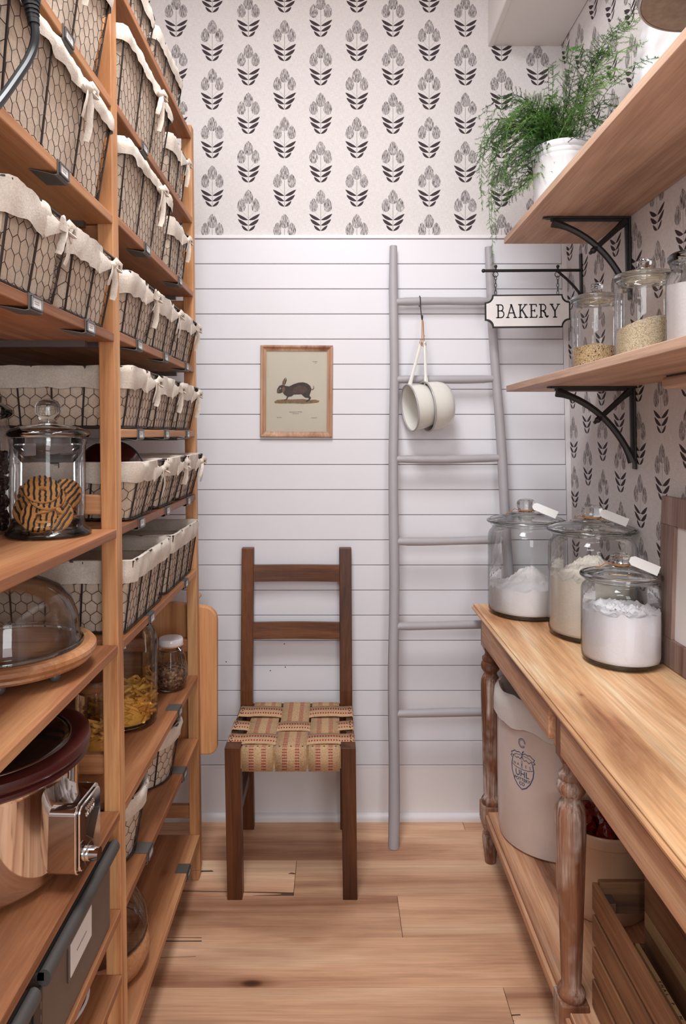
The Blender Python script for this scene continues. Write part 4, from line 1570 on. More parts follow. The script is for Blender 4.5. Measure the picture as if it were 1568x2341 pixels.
def grain_mat(name, cols, scale, spk=None):
    m, nt, b = new_mat(name)
    v = coords(nt, False, (1, 1, 1))
    vo = node(nt, 'ShaderNodeTexVoronoi')
    vo.inputs['Scale'].default_value = scale
    L(nt, v, vo.inputs['Vector'])
    sep = node(nt, 'ShaderNodeSeparateColor')
    L(nt, vo.outputs['Color'], sep.inputs[0])
    stops = [(i / (len(cols) - 1), c) for i, c in enumerate(cols)]
    col = ramp(nt, sep.outputs[0], stops)
    if spk:
        col = mixc(nt, E(sep.outputs[1]).gt(0.93).s, col, spk)
    dk = ramp(nt, vo.outputs['Distance'], [(0.25, (1, 1, 1, 1)), (0.75, (0.6, 0.55, 0.5, 1))])
    L(nt, mixc(nt, 1.0, col, dk, 'MULTIPLY'), b.inputs['Base Color'])
    b.inputs['Roughness'].default_value = 0.8
    bump(nt, b, vo.outputs['Distance'], -0.6, 0.003)
    return m


M['seeds'] = grain_mat('seed_mix', [RGB(222, 186, 136), RGB(244, 214, 168), RGB(252, 232, 194)], 330, RGB(96, 74, 48))
M['rice'] = grain_mat('rice_grain', [RGB(236, 216, 180), RGB(245, 230, 200), RGB(250, 240, 218)], 380)
M['granola'] = grain_mat('granola_flakes', [RGB(70, 44, 34), RGB(128, 88, 62), RGB(196, 156, 124), RGB(96, 62, 46)], 150)

# on the lower wall shelf
ZS2 = 1.555
JA = (0.753, 1.965, ZS2, 0.0690, 0.228)
JB = (0.747, 1.650, ZS2, 0.0670, 0.218)
canister('glass canister of mixed seeds, far one on the lower wall shelf', *JA, knob_h=0.05)
canister('glass canister of pale rice, second on the lower wall shelf', *JB, knob_h=0.05)
mound('mixed golden seeds in the far shelf canister', 'seeds', 'grain', JA[:3], JA[3] * 0.93, 0.0062, 0.094, M['seeds'], 0.006, 0.012, 0, 0, 2)
mound('pale rice in the second shelf canister', 'rice', 'grain', JB[:3], JB[3] * 0.93, 0.0062, 0.108, M['rice'], 0.004, 0.0, 0, 0, 4, tilt=(0.22, -0.2))
JC = (0.748, 1.395, ZS2 + 0.0006)
jc = thing('glass_jar', 'glass jar filled with white flour at the right picture edge', 'jar', JC, group='lidded glass canisters')
r = 0.066
MB().lathe([(0, 0), (r * 0.85, 0), (r * 0.97, 0.006), (r, 0.02), (r, 0.150), (r * 0.97, 0.168), (r * 0.86, 0.180), (r * 0.84, 0.186), (r * 0.88, 0.192), (r * 0.88, 0.197)], 48).build('jar_body', M['glass'], jc, smooth=True, angle=70)
MB().lathe([(r * 0.5, 0.197), (r * 0.9, 0.197), (r * 0.95, 0.201), (r * 0.95, 0.209), (r * 0.90, 0.213), (r * 0.6, 0.219), (0, 0.221)], 48).build('lid', M['glass_lid'], jc, smooth=True)
mound('white flour packed in the jar at the picture edge', 'flour', 'flour', JC, r * 0.95, 0.004, 0.150, M['flour'], 0.004, 0.0, 0, 0, 7)

# ---------------------------------------------------------------- rack jars
# cookie jar
CJ = (-0.540, 1.285, 1.2095 + 0.0006)
cj = thing('cookie_jar', 'footed glass jar of striped cookies with a ball knob lid', 'jar', CJ)
r = 0.0685
MB().lathe([(0, 0), (r * 1.08, 0), (r * 1.14, 0.004), (r * 1.10, 0.011), (r * 0.98, 0.018), (r * 0.94, 0.026), (r * 0.95, 0.032), (r * 0.97, 0.05), (r * 0.97, 0.168), (r * 1.0, 0.176), (r * 1.0, 0.180)], 56).build('jar_body', M['glass'], cj, smooth=True, angle=70)
MB().lathe([(0, 0.001), (r * 1.05, 0.001), (r * 1.1, 0.004), (r * 1.05, 0.010), (r * 0.9, 0.017), (0, 0.014)], 56).build('jar_base', M['glass_lid'], cj, smooth=True)
MB().lathe([(r * 0.88, 0.168), (r * 0.88, 0.183), (r * 1.04, 0.184), (r * 1.10, 0.189), (r * 1.06, 0.195), (r * 0.8, 0.203), (r * 0.4, 0.208), (r * 0.24, 0.210), (0, 0.211)], 56).build('lid', M['glass_lid'], cj, smooth=True, angle=50)
MB().lathe([(0, 0.209), (0.0165, 0.210), (0.0155, 0.216), (0.019, 0.222), (0.0235, 0.232), (0.0235, 0.241), (0.019, 0.250), (0.010, 0.2555), (0, 0.2565)], 24).build('knob', M['glass_solid'], cj, smooth=True, angle=80)

M['cookie'] = plain('golden_shortbread', RGB(206, 146, 82), 0.85, var=0.18, vscale=180, bumpk=0.5, bscale=260)
M['choc'] = plain('chocolate', RGB(52, 32, 28), 0.4)


def cookie_meshes():
    ro, ri, th = 0.0315, 0.0048, 0.0045
    pr_ = [(ri, -th), (ro - 0.003, -th), (ro - 0.0006, -th * 0.6), (ro, 0), (ro - 0.0006, th * 0.6), (ro - 0.003, th), (ri + 0.001, th), (ri, th * 0.6), (ri, -th)]
    body = MB().lathe(pr_, 28).mesh('biscuit', M['cookie'], True, 40)
    st = MB()
    for i in range(6):
        x = -0.0240 + i * 0.0096
        half = sqrt(max(0.0, (ro - 0.001) ** 2 - x * x))
        spans = [(-half, half)] if abs(x) > ri + 0.001 else [(-half, -ri - 0.0005), (ri + 0.0005, half)]
        for a, b_ in spans:
            n = 8
            pts = [(x + 0.0008 * sin(k * 1.7 + i), a + (b_ - a) * k / n, th + 0.0003) for k in range(n + 1)]
            st.tube(pts, 0.0020, 6, flat=1.0)
    st.lathe([(ro - 0.004, -th - 0.0004), (ro + 0.0004, -th * 0.4), (ro - 0.004, -th * 0.4)], 28)
    return body, st.mesh('stripe', M['choc'], True, 60)


cb_me, cs_me = cookie_meshes()


def cookie(loc, rot):
    t = thing('striped_cookie', 'chocolate striped ring cookie in the pile inside the footed glass jar', 'cookie', loc, rot, 'cookies in the glass jar')
    bb_ = place('biscuit', cb_me, t)
    place('chocolate_stripe', cs_me, t)


cx, cy, cz = CJ
for dx, dy, dz, rx, ry, rz in ((-0.004, -0.012, 0.046, 12, 4, 20), (0.02, 0.018, 0.044, -8, 10, 80), (-0.022, 0.02, 0.046, 10, -12, 140), (0.030, -0.022, 0.048, 62, 20, -20), (-0.036, -0.010, 0.058, 75, -20, 40),
                               (0.004, -0.006, 0.066, 18, -8, -20), (0.006, -0.020, 0.084, 40, 6, 24), (-0.004, -0.024, 0.098, 46, 4, 28), (0.034, 0.012, 0.086, 66, 32, -10), (-0.014, 0.024, 0.078, 20, 20, 60), (0.028, 0.004, 0.064, 30, 26, 60),
                               (-0.006, -0.038, 0.050, 70, 8, 16), (-0.034, 0.014, 0.086, 64, -36, 20)):
    cookie((cx + dx * 0.80, cy + dy * 0.80, cz + dz - 0.012), (radians(rx), radians(ry), radians(rz)))

# chocolate chip jar at the picture edge
HJ = (-0.684, 1.300, 1.2095 + 0.0006)
hj = thing('chocolate_chip_jar', 'clear glass jar of dark chocolate chips beside the cookie jar', 'jar', HJ)
r = 0.063
MB().lathe([(0, 0), (r * 0.9, 0), (r, 0.01), (r, 0.19), (r * 0.9, 0.205), (r * 0.86, 0.212), (r * 0.86, 0.222)], 48).build('jar_body', M['glass'], hj, smooth=True, angle=70)
MB().lathe([(r * 0.7, 0.218), (r * 0.92, 0.222), (r * 1.02, 0.228), (r * 1.02, 0.236), (r * 0.9, 0.242), (r * 0.7, 0.250), (r * 0.72, 0.262), (r * 0.5, 0.268), (0, 0.268)], 48).build('lid', M['glass_lid'], hj, smooth=True, angle=50)
chip_me = MB().lathe([(0, -0.0045), (0.0050, -0.0043), (0.0064, -0.0018), (0.0052, 0.0015), (0.0022, 0.0045), (0, 0.0066)], 10).mesh('chocolate_chip', M['choc'], True, 60)
R.seed(4)
for i in range(230):
    a = radians(R.uniform(-110, 30))
    rr_ = 0.0530 * (R.uniform(0.93, 1) if i < 180 else R.uniform(0.3, 1))
    o = place('chocolate_chip', chip_me, None, (HJ[0] + rr_ * cos(a), HJ[1] + rr_ * sin(a), HJ[2] + (R.uniform(0.008, 0.150) if i < 180 else 0.152)), (R.uniform(0, 6), R.uniform(0, 6), R.uniform(0, 6)))
    tag(o, 'dark chocolate chip in the glass jar beside the cookie jar', 'chocolate', 'chocolate chips in the jar')

# pasta jars, granola
M['pasta'] = plain('dry_penne', RGB(240, 182, 84), 0.5, var=0.12, vscale=90)


def penne_mesh():
    n, r_, l_ = 9, 0.0042, 0.040
    vs, fs = [], []
    for e, s in ((-1, 1), (1, 1)):
        for rr_ in (r_, r_ * 0.62):
            for k in range(n):
                a = 2 * pi * k / n
                vs.append((rr_ * cos(a), rr_ * sin(a), e * l_ / 2 + rr_ * cos(a) * 1.0))
    for k in range(n):
        k2 = (k + 1) % n
        fs += [(k, k2, 2 * n + k2, 2 * n + k), (n + k, 3 * n + k, 3 * n + k2, n + k2), (k, n + k, n + k2, k2), (2 * n + k, 2 * n + k2, 3 * n + k2, 3 * n + k)]
    mb = MB()
    mb.add(vs, fs)
    return mb.mesh('penne', M['pasta'], True, 50)


pen_me = penne_mesh()


def penne_fill(n, c, rad, z0, z1, label, group, seed):
    rr = random.Random(seed)
    for i in range(n):
        a = rr.uniform(0, 2 * pi)
        shell = i % 3 != 0
        zz = rr.uniform(z0, z1)
        rad_ = rad * (rr.uniform(0.80, 0.93) if shell else rr.uniform(0.0, 0.75))
        if not shell:
            zz = z1 + rr.uniform(-0.008, 0.004)
        # lie roughly along the wall, tilted
        rz = a + pi / 2 + rr.uniform(-0.5, 0.5) if shell else rr.uniform(0, pi)
        tilt = pi / 2 + rr.uniform(-0.6, 0.6)
        if shell:
            rad_ = min(rad_, sqrt(max(0.0, rad * rad - 0.02 ** 2)) - 0.004)
        else:
            rad_ = min(rad_, rad - 0.026)
        o = place('penne', pen_me, None, (c[0] + rad_ * cos(a), c[1] + rad_ * sin(a), c[2] + zz), (0, tilt, rz))
        tag(o, label, 'pasta', group)


PJ = (-0.556, 1.790, 0.644 + 0.0006)
pj = thing('pasta_jar', 'tall wide glass jar half full of penne on the far bay', 'jar', PJ)
r = 0.0885
MB().lathe([(0, 0), (r * 0.82, 0.0), (r * 0.95, 0.006), (r, 0.022), (r, 0.205), (r * 0.985, 0.222), (r * 0.93, 0.240), (r * 0.72, 0.268), (r * 0.62, 0.285), (r * 0.62, 0.296)], 48).build('jar_body', M['glass'], pj, smooth=True, angle=70)
MB().lathe([(r * 0.74, 0.0008), (r * 0.93, 0.005), (r * 0.965, 0.02), (r * 0.9, 0.009), (r * 0.74, 0.004)], 48).build('jar_base', M['glass_lid'], pj, smooth=True)
MB().lathe([(r * 0.55, 0.294), (r * 0.68, 0.296), (r * 0.68, 0.306), (r * 0.5, 0.311), (0, 0.312)], 40).build('lid', M['glass_lid'], pj, smooth=True, angle=50)
penne_fill(190, PJ, r * 0.96, 0.012, 0.088, 'dry yellow penne in the tall wide glass jar', 'penne in the wide jar', 11)
mound('loose penne heap filling the middle of the wide jar', 'penne_heap', 'pasta', PJ, r * 0.82, 0.006, 0.076, M['pasta'], 0.006, 0.0, 0, 0, 3)

P2 = (-0.545, 1.560, 0.644 + 0.0006)
p2 = thing('pasta_jar', 'narrow glass jar of pasta with a wooden lid behind the middle post', 'jar', P2)
r = 0.047
MB().lathe([(0, 0), (r * 0.85, 0.0), (r * 0.97, 0.006), (r, 0.02), (r, 0.150), (r * 0.93, 0.166), (r * 0.90, 0.178)], 40).build('jar_body', M['glass'], p2, smooth=True, angle=70)
MB().lathe([(0, 0.170), (r * 0.88, 0.170), (r * 0.88, 0.1785), (r * 1.02, 0.179), (r * 1.04, 0.184), (r * 1.04, 0.197), (r * 0.98, 0.202), (0, 0.202)], 40).build('wooden_lid', M['acacia'], p2, smooth=True, angle=40)
penne_fill(60, P2, r * 0.96, 0.012, 0.085, 'dry yellow penne in the wooden-lidded jar', 'penne in the narrow jar', 12)
mound('loose penne heap filling the middle of the narrow jar', 'penne_heap', 'pasta', P2, r * 0.74, 0.006, 0.074, M['pasta'], 0.004, 0.0, 0, 0, 8)

GJ = (-0.488, 2.025, 0.644 + 0.0006)
gj = thing('clip_top_jar', 'squat ribbed clip-top jar of granola with a white lid', 'jar', GJ)
r = 0.0495
rib_prof = [(0, 0), (r * 0.62, 0), (r * 0.80, 0.006), (r * 0.95, 0.024), (r, 0.045), (r * 0.97, 0.064), (r * 0.86, 0.090), (r * 0.76, 0.106), (r * 0.70, 0.116), (r * 0.70, 0.128), (r * 0.72, 0.131)]
MB().lathe(rib_prof, 48).map(lambda p: Vector((p.x * (1 + 0.02 * cos(14 * math.atan2(p.y, p.x))), p.y * (1 + 0.02 * cos(14 * math.atan2(p.y, p.x))), p.z))).build('jar_body', M['glass'], gj, smooth=True, angle=70)
MB().lathe([(r * 0.5, 0.131), (r * 0.71, 0.1325), (r * 0.735, 0.136), (r * 0.73, 0.147), (r * 0.68, 0.151), (0, 0.153)], 40).build('ceramic_lid', M['ceramic'], gj, smooth=True, angle=50)
MB().torus((0, 0, 0.131), r * 0.72, 0.002, 32, 6).build('rubber_seal', plain('amber_seal', RGB(196, 150, 120), 0.5), gj, smooth=True)
cl = MB().torus((0, 0, 0.119), r * 0.715, 0.0012, 32, 5)
cl.tube([(0.028, -0.022, 0.128), (0.036, -0.026, 0.120), (0.037, -0.025, 0.105), (0.041, -0.026, 0.085), (0.037, -0.030, 0.075)], 0.0011, 5)
cl.tube([(0.036, -0.016, 0.128), (0.042, -0.018, 0.116), (0.039, -0.017, 0.104), (0.045, -0.018, 0.084), (0.041, -0.024, 0.074)], 0.0011, 5)
cl.box(0.032, 0.042, -0.027, -0.016, 0.112, 0.120)
cl.build('wire_clip', M['steel'], gj, smooth=True)
gm = MB()
lv = [(0, 0.004), (r * 0.60, 0.004), (r * 0.77, 0.010), (r * 0.91, 0.026), (r * 0.955, 0.045), (r * 0.93, 0.060), (r * 0.88, 0.066), (r * 0.5, 0.070), (0, 0.068)]
gm.lathe(lv, 48).map(lambda p: p * (1 + 0.03 * noise.noise(p * 220)))
tag(gm.build('granola', M['granola'], None, GJ, smooth=True, angle=60), 'brown and pale granola in the clip-top jar', 'granola', None, 'stuff')


# ---------------------------------------------------------------- cake dome
CD = (-0.582, 1.212, 0.977)
cd = thing('cake_dome', 'round acacia cake stand under a clear glass dome', 'cake stand', CD)
MB().lathe([(0, 0.018), (0.120, 0.018), (0.140, 0.020), (0.1445, 0.025), (0.1435, 0.029), (0.146, 0.031), (0.150, 0.036), (0.1495, 0.043), (0.145, 0.048), (0.138, 0.0495), (0.134, 0.0475), (0.128, 0.0470), (0, 0.0470)], 64).build(
    'wooden_plate', M['acacia'], cd, smooth=True, angle=35)
for a in (20, 110, 200, 290, 335):
    MB().ball((0.115 * cos(radians(a)), 0.115 * sin(radians(a)), 0.010), 0.0098, 14, 8).build('ball_foot', plain('grey_ball_foot', RGB(84, 80, 78), 0.4), cd, smooth=True, angle=80)
MB().lathe([(0.1265, 0.0478), (0.1265, 0.052), (0.122, 0.056), (0.1205, 0.075), (0.117, 0.100), (0.106, 0.128), (0.086, 0.150), (0.055, 0.164), (0.02, 0.169), (0, 0.1695)], 64).build('glass_dome', M['glass'], cd, smooth=True, angle=70)
MB().lathe([(0.1175, 0.053), (0.1165, 0.076), (0.113, 0.100), (0.102, 0.126), (0.082, 0.147), (0.052, 0.160), (0, 0.1655)], 64).build('dome_inside', M['glass'], cd, smooth=True, angle=70)
MB().lathe([(0.1165, 0.0479), (0.1275, 0.0480), (0.1285, 0.051), (0.1265, 0.054), (0.1175, 0.054)], 64).build('dome_rim', M['glass_lid'], cd, smooth=True, angle=70)
MB().lathe([(0, 0.168), (0.010, 0.168), (0.008, 0.174), (0.013, 0.181), (0.012, 0.190), (0, 0.193)], 20).build('knob', M['glass_solid'], cd, smooth=True, angle=80)

# ---------------------------------------------------------------- slow cooker
SC = (-0.603, 1.185, 0.6453)
sc = thing('slow_cooker', 'round polished chrome slow cooker with a maroon rimmed dark lid', 'slow cooker', SC)
MB().lathe([(0, 0.006), (0.120, 0.006), (0.136, 0.010), (0.1425, 0.020), (0.1445, 0.035), (0.148, 0.175), (0.150, 0.186), (0.146, 0.190), (0.12, 0.190)], 72, sx=1.0, sy=1.06).build('steel_body', M['chrome'], sc, smooth=True, angle=50)
for a in (45, 135, 225, 315):
    MB().lathe([(0, 0), (0.012, 0), (0.014, 0.008), (0, 0.008)], 14, (0.11 * cos(radians(a)), 0.11 * sin(radians(a)), 0)).build('foot', M['black'], sc, smooth=True)
MB().lathe([(0.140, 0.184), (0.158, 0.186), (0.165, 0.192), (0.1645, 0.198), (0.1605, 0.2005), (0.166, 0.2035), (0.168, 0.210), (0.165, 0.219), (0.156, 0.2225), (0.140, 0.221), (0.132, 0.216), (0.13, 0.205)], 72, sy=1.06).build('maroon_rim', M['maroon'], sc, smooth=True, angle=50)
ld = MB().lathe([(0.134, 0.2145), (0.1315, 0.219), (0.120, 0.2225), (0.08, 0.228), (0.03, 0.231), (0, 0.2312)], 72, sy=1.06).build('glass_lid', M['darkglass'], sc, smooth=True, angle=60)
MB().lathe([(0.1365, 0.2170), (0.1352, 0.2195), (0.1330, 0.2205), (0.1318, 0.2190)], 72, sy=1.06).build('steel_ring', M['steel'], ld, smooth=True)
MB().lathe([(0, 0.229), (0.014, 0.230), (0.012, 0.236), (0.020, 0.243), (0.018, 0.249), (0, 0.250)], 20).build('lid_knob', M['black'], ld, smooth=True)
# vertical chrome cheeks of the control housing
pn = MB()
rot = Matrix.Translation((0.181, -0.020, 0.0830)) @ Matrix.Rotation(radians(-3), 4, 'Z')


def rrect(w, h, r, n=5):
    out = []
    for cx_, cy_, a0 in ((w / 2 - r, -h / 2 + r, -90), (w / 2 - r, h / 2 - r, 0), (-w / 2 + r, h / 2 - r, 90), (-w / 2 + r, -h / 2 + r, 180)):
        out += [(cx_ + r * cos(radians(a0 + 90 * i / n)), cy_ + r * sin(radians(a0 + 90 * i / n))) for i in range(n + 1)]
    return out


B3 = Matrix(((0, 0, 1, 0), (1, 0, 0, 0), (0, 1, 0, 0), (0, 0, 0, 1)))      # (u, v, w) -> (y, z, x)
pn.prism(rrect(0.096, 0.118, 0.016), -0.050, 0.000, rot @ B3)
panel = pn.build('control_panel', M['chrome'], sc, smooth=True, angle=30, bevel=0.002)
MB().prism(rrect(0.086, 0.108, 0.012), 0.000, 0.005, rot @ B3).build('panel_face', M['chrome'], panel, bevel=0.0025)
dia = [(-0.020, -0.002), (0.010, 0.030), (0.036, 0.016), (0.008, -0.024)]
MB().prism(dia, 0.005, 0.0058, rot @ B3).build('dark_inlay', plain('dark_panel_inlay', RGB(60, 50, 46), 0.12, metal=0.6), panel, bevel=0.0004)
kn = MB()
Kc = rot @ B3
for (h0, h1, r0, r1) in ((0.005, 0.011, 0.0115, 0.011), (0.011, 0.0122, 0.0180, 0.0180), (0.0122, 0.029, 0.0115, 0.0105)):
    n = 28
    vs = [Kc @ Vector((-0.022 + r0 * cos(2 * pi * k / n), -0.030 + r0 * sin(2 * pi * k / n), h0)) for k in range(n)]
    vs += [Kc @ Vector((-0.022 + r1 * cos(2 * pi * k / n), -0.030 + r1 * sin(2 * pi * k / n), h1)) for k in range(n)]
    kn.add(vs, [tuple(range(n - 1, -1, -1)), tuple(range(n, 2 * n))] + [(k, (k + 1) % n, n + (k + 1) % n, n + k) for k in range(n)])
kn.build('dial_knob', M['chrome'], panel, smooth=True, angle=30)
lg = MB()
for k in range(2):
    pts = [Kc @ Vector((-0.020 + 0.034 * i / 30, 0.042 - 0.010 * k + 0.0038 * sin(i * 1.25 + k), 0.0055)) for i in range(31)]
    lg.tube(pts, 0.0009, 5)
lg.build('raised_script', M['chrome'], panel, smooth=True)

# ---------------------------------------------------------------- file boxes, oven dish, bell cloche
def file_box(label, y0, y1, tagy=None, rail=True):
    z = 0.449
    xf = Xf(z) - 0.002
    t = thing('file_box', label, 'box', (xf, (y0 + y1) / 2, z + 0.0008), group='taupe file boxes')
    hy = (y1 - y0) / 2
    MB().box(-0.33, -0.004, -hy, hy, 0.0, 0.150).build('box_body', M['file_box'], t, bevel=0.003)
    lip = MB().tube([(0.003, -hy - 0.004, 0.152), (0.003, hy + 0.004, 0.152)], 0.013, 14, flat=0.8)
    lip.box(-0.335, 0.003, -hy - 0.004, hy + 0.004, 0.148, 0.160)
    lip.build('lid', M['file_lip'], t, smooth=True)
    if tagy is not None:
        h = MB().box(-0.004, 0.0, tagy - 0.052, tagy + 0.052, 0.060, 0.123).build('label_holder', M['metal_strip'], t, bevel=0.001)
        MB().box(0.0, 0.0008, tagy - 0.047, tagy + 0.047, 0.066, 0.120).build('paper_label', M['paper'], h)
        tx = MB()
        for i in range(9):
            tx.box(0.0008, 0.0010, tagy - 0.022 + i * 0.005, tagy - 0.0185 + i * 0.005, 0.090, 0.093)
        tx.build('lettering', M['ink_soft'], h)
    if rail:
        rl = MB().box(-0.004, 0.0, -hy - 0.030, -hy - 0.001, 0.0, 0.140)
        rl.build('slotted_rail', M['black'], t, bevel=0.001)
        for zz in (0.03, 0.05, 0.07, 0.09, 0.11):
            MB().box(0.0, 0.0004, -hy - 0.009, -hy - 0.006, zz, zz + 0.010).build('slot', M['file_box'], t)
        MB().ball((0.0015, -hy - 0.018, 0.018), 0.0045, 10, 6, (0.5, 1, 1)).build('screw', M['steel'], t, smooth=True)
    return t


file_box('long taupe file box with a white label under the slow cooker shelf', 1.005, 1.318, -0.005)
file_box('second taupe file box at the lower picture corner, dark lip only', 0.66, 0.965, None, False)

dish = thing('enamel_dish', 'black and white enamel dish on the lowest near shelf', 'dish', (-0.575, 1.235, 0.3182))
ds = MB().lathe([(0.0, 0.0), (0.070, 0.0), (0.085, 0.010), (0.105, 0.045), (0.112, 0.050), (0.114, 0.048), (0.107, 0.041), (0.088, 0.004)], 48, sx=1.05, sy=1.0)
MB().lathe([(0.0, 0.0), (0.070, 0.0), (0.085, 0.006), (0.106, 0.043), (0.113, 0.0475), (0.114, 0.050), (0.110, 0.0515)], 48, sx=1.1).build('dish_body', M['ceramic'], dish, smooth=True, angle=60)
MB().lathe([(0.0, 0.006), (0.072, 0.006), (0.084, 0.012), (0.104, 0.045), (0.109, 0.0512)], 48, sx=1.1).build('dish_inside', M['black'], dish, smooth=True, angle=60)

bc = thing('bell_cloche', 'clear glass bell cloche on a rounded wooden base near the floor', 'cloche', (-0.560, 1.605, 0.1452))
MB().lathe([(0, 0), (0.090, 0.0), (0.112, 0.014), (0.122, 0.040), (0.120, 0.062), (0.113, 0.074), (0.108, 0.070), (0, 0.070)], 48).build('wooden_base', M['acacia'], bc, smooth=True, angle=50)
MB().lathe([(0.106, 0.0705), (0.112, 0.078), (0.116, 0.098), (0.110, 0.128), (0.090, 0.165), (0.060, 0.200), (0.035, 0.222), (0.018, 0.232), (0, 0.234)], 48).build('glass_bell', M['glass'], bc, smooth=True, angle=70)
MB().lathe([(0.1075, 0.0707), (0.1135, 0.073), (0.115, 0.079), (0.110, 0.080)], 48).build('bell_rim', M['glass_lid'], bc, smooth=True)

# dark glazed pan lid standing up in the low baskets
pl = thing('pan_lid', 'dark glossy pan lid standing in the low basket by the middle post', 'lid', (-0.515, 1.560, 1.302), (radians(84), 0, 0))
MB().lathe([(0, 0.022), (0.032, 0.020), (0.060, 0.014), (0.078, 0.004), (0.082, 0.0), (0.080, -0.002), (0.0, -0.002)], 48).build('lid_dome', plain('dark_red_enamel', RGB(60, 20, 18), 0.12, coat=0.4), pl, (0, 0, 0), smooth=True, angle=50)
MB().torus((0, 0, 0), 0.082, 0.0022, 48, 6).build('lid_rim', M['black'], pl, smooth=True)
MB().lathe([(0, 0.021), (0.006, 0.022), (0.006, 0.026), (0.012, 0.031), (0.010, 0.037), (0, 0.038)], 18, (0, 0, 0)).build('lid_knob', M['black'], pl, smooth=True)

# ---------------------------------------------------------------- cutting boards at the end of the rack
def board(label, poly, y0, th, loc, mat, rot=(0, 0, 0), hole=None):
    t = thing('cutting_board', label, 'cutting board', loc, rot, 'wooden boards at the rack end')
    Bx = Matrix(((1, 0, 0, 0), (0, 0, 1, 0), (0, 1, 0, 0), (0, 0, 0, 1)))
    MB().prism(poly, 0, th, Bx).build('board', mat, t, bevel=0.005, fix=True)
    return t


bp = []
w_, h_ = 0.24, 0.475
for cx_, cz_, r_, a0 in ((w_ - 0.028, 0.028, 0.028, -90), (w_ - 0.045, h_ - 0.045, 0.045, 0)):
    bp += [(cx_ + r_ * cos(radians(a0 + 90 * i / 6)), cz_ + r_ * sin(radians(a0 + 90 * i / 6))) for i in range(7)]
bp += [(0.10, h_ + 0.012), (0.02, h_), (0.0, h_ - 0.03), (0.0, 0.03), (0.02, 0.0)]
board('thick light wooden cutting board hung on the rack end by the wall', bp, 0, 0.026, (-0.617, 2.1775, 0.375), M['board_z'])
bp2 = [(0.19 + 0.19 * cos(a), 0.20 + 0.19 * sin(a)) for a in [2 * pi * i / 36 for i in range(36)]]
board('round dark wooden board hung behind the light cutting board', bp2, 0, 0.020, (-0.87, 2.2075, 0.510), M['acacia'])
hk = MB().tube([(-0.445, 2.1755, 0.872), (-0.445, 2.235, 0.872)], 0.008, 10)
tag(hk.build('peg_rail', M['board_z'], None, smooth=True), 'round wooden peg on the rack end holding the boards', 'peg')

# ---------------------------------------------------------------- black cord
cord = thing('power_cord', 'thick black power cord with a ribbed plug hanging at the top left', 'cord', (-0.40, 0.90, 1.9))
o = Vector((-0.40, 0.90, 1.9))


def cpt(px, py, Y=0.9):
    return Vector(((px - 766) / 1560 * Y, Y, 1.4 - (py - 992) / 1560 * Y)) - o


pts = [cpt(78, 52), cpt(82, 80), cpt(76, 112), cpt(60, 146, 0.885), cpt(38, 178, 0.865), cpt(12, 216, 0.84), cpt(-25, 262, 0.80), cpt(-70, 300, 0.76)]
cur = []
for i in range(len(pts) - 1):
    for k in range(4):
        cur.append(pts[i].lerp(pts[i + 1], k / 4))
for _ in range(3):
    cur = [cur[0]] + [(cur[i - 1] + cur[i] * 2 + cur[i + 1]) / 4 for i in range(1, len(cur) - 1)] + [cur[-1]]
MB().tube(cur, 0.0058, 10).build('cable', M['black'], cord, smooth=True)
sr = MB()
a_, b_ = cpt(66, -30), cpt(77, 56)
for i in range(5):
    p = a_.lerp(b_, 0.45 + 0.13 * i)
    sr.tube([p, p.lerp(b_, 0.18) if i < 4 else b_], [0.0105 - 0.0008 * i] * 2, 12)
sr.tube([a_.lerp(b_, 0.3), b_], 0.0078, 12)
sr.build('strain_relief', M['black'], cord, smooth=True)
MB().tube([cpt(50, -95), cpt(58, -60), a_, a_.lerp(b_, 0.45)], [0.016, 0.019, 0.017, 0.0115], 12).build('plug', M['black'], cord, smooth=True)
MB().tube([cpt(50, -95), cpt(40, -180), cpt(30, -300)], [0.0058] * 3, 10).build('cable_end', M['black'], cord, smooth=True)

# ---------------------------------------------------------------- stoneware crocks under the table
ZL = 0.1790
CK = (0.669, 2.091, ZL + 0.0005)
ck = thing('stoneware_crock', 'large grey stoneware crock with a blue stamp and linen over its rim', 'crock', CK)
r = 0.168
MB().lathe([(0, 0), (r * 0.93, 0.0), (r * 0.97, 0.006), (r * 0.985, 0.03), (r, 0.20), (r, 0.36), (r * 0.99, 0.392), (r * 1.035, 0.396), (r * 1.035, 0.418), (r * 0.99, 0.425), (r * 0.90, 0.42), (r * 0.90, 0.06), (0, 0.06)], 72).build(
    'crock_body', M['crock'], ck, smooth=True, angle=40)
cl = MB()


def drape(u, k):
    a = u * 2 * pi
    prof = [(0.84, 0.30), (0.865, 0.38), (0.90, 0.432), (0.97, 0.446), (1.045, 0.436), (1.072, 0.405), (1.064, 0.378), (1.060, 0.352)]
    i = int(round(k * 7))
    rr_, zz = prof[i]
    nz = noise.noise(Vector((cos(a) * 3.2, sin(a) * 3.2, i * 0.35)))
    nz2 = noise.noise(Vector((cos(a) * 9, sin(a) * 9, i * 0.7 + 4)))
    rr_ += 0.010 * nz2 + (0.012 * nz if i > 1 else 0)
    zz += 0.010 * nz + 0.004 * nz2
    if i == 7:
        zz += 0.014 * sin(a * 2 + 1) + 0.012 * nz
    if i >= 4:
        rr_ = max(rr_, 1.045)
    return Vector((r * rr_ * cos(a), r * rr_ * sin(a), zz))


cl.grid(drape, 72, 7)
lc = cl.build('linen_cover', plain('white_linen_cover', RGB(222, 214, 210), 0.95, spec=0.1, var=0.03, bumpk=0.2, bscale=300), None, CK, smooth=True, angle=70)
tag(lc, 'white linen cloth folded over the rim of the stamped crock', 'cloth')


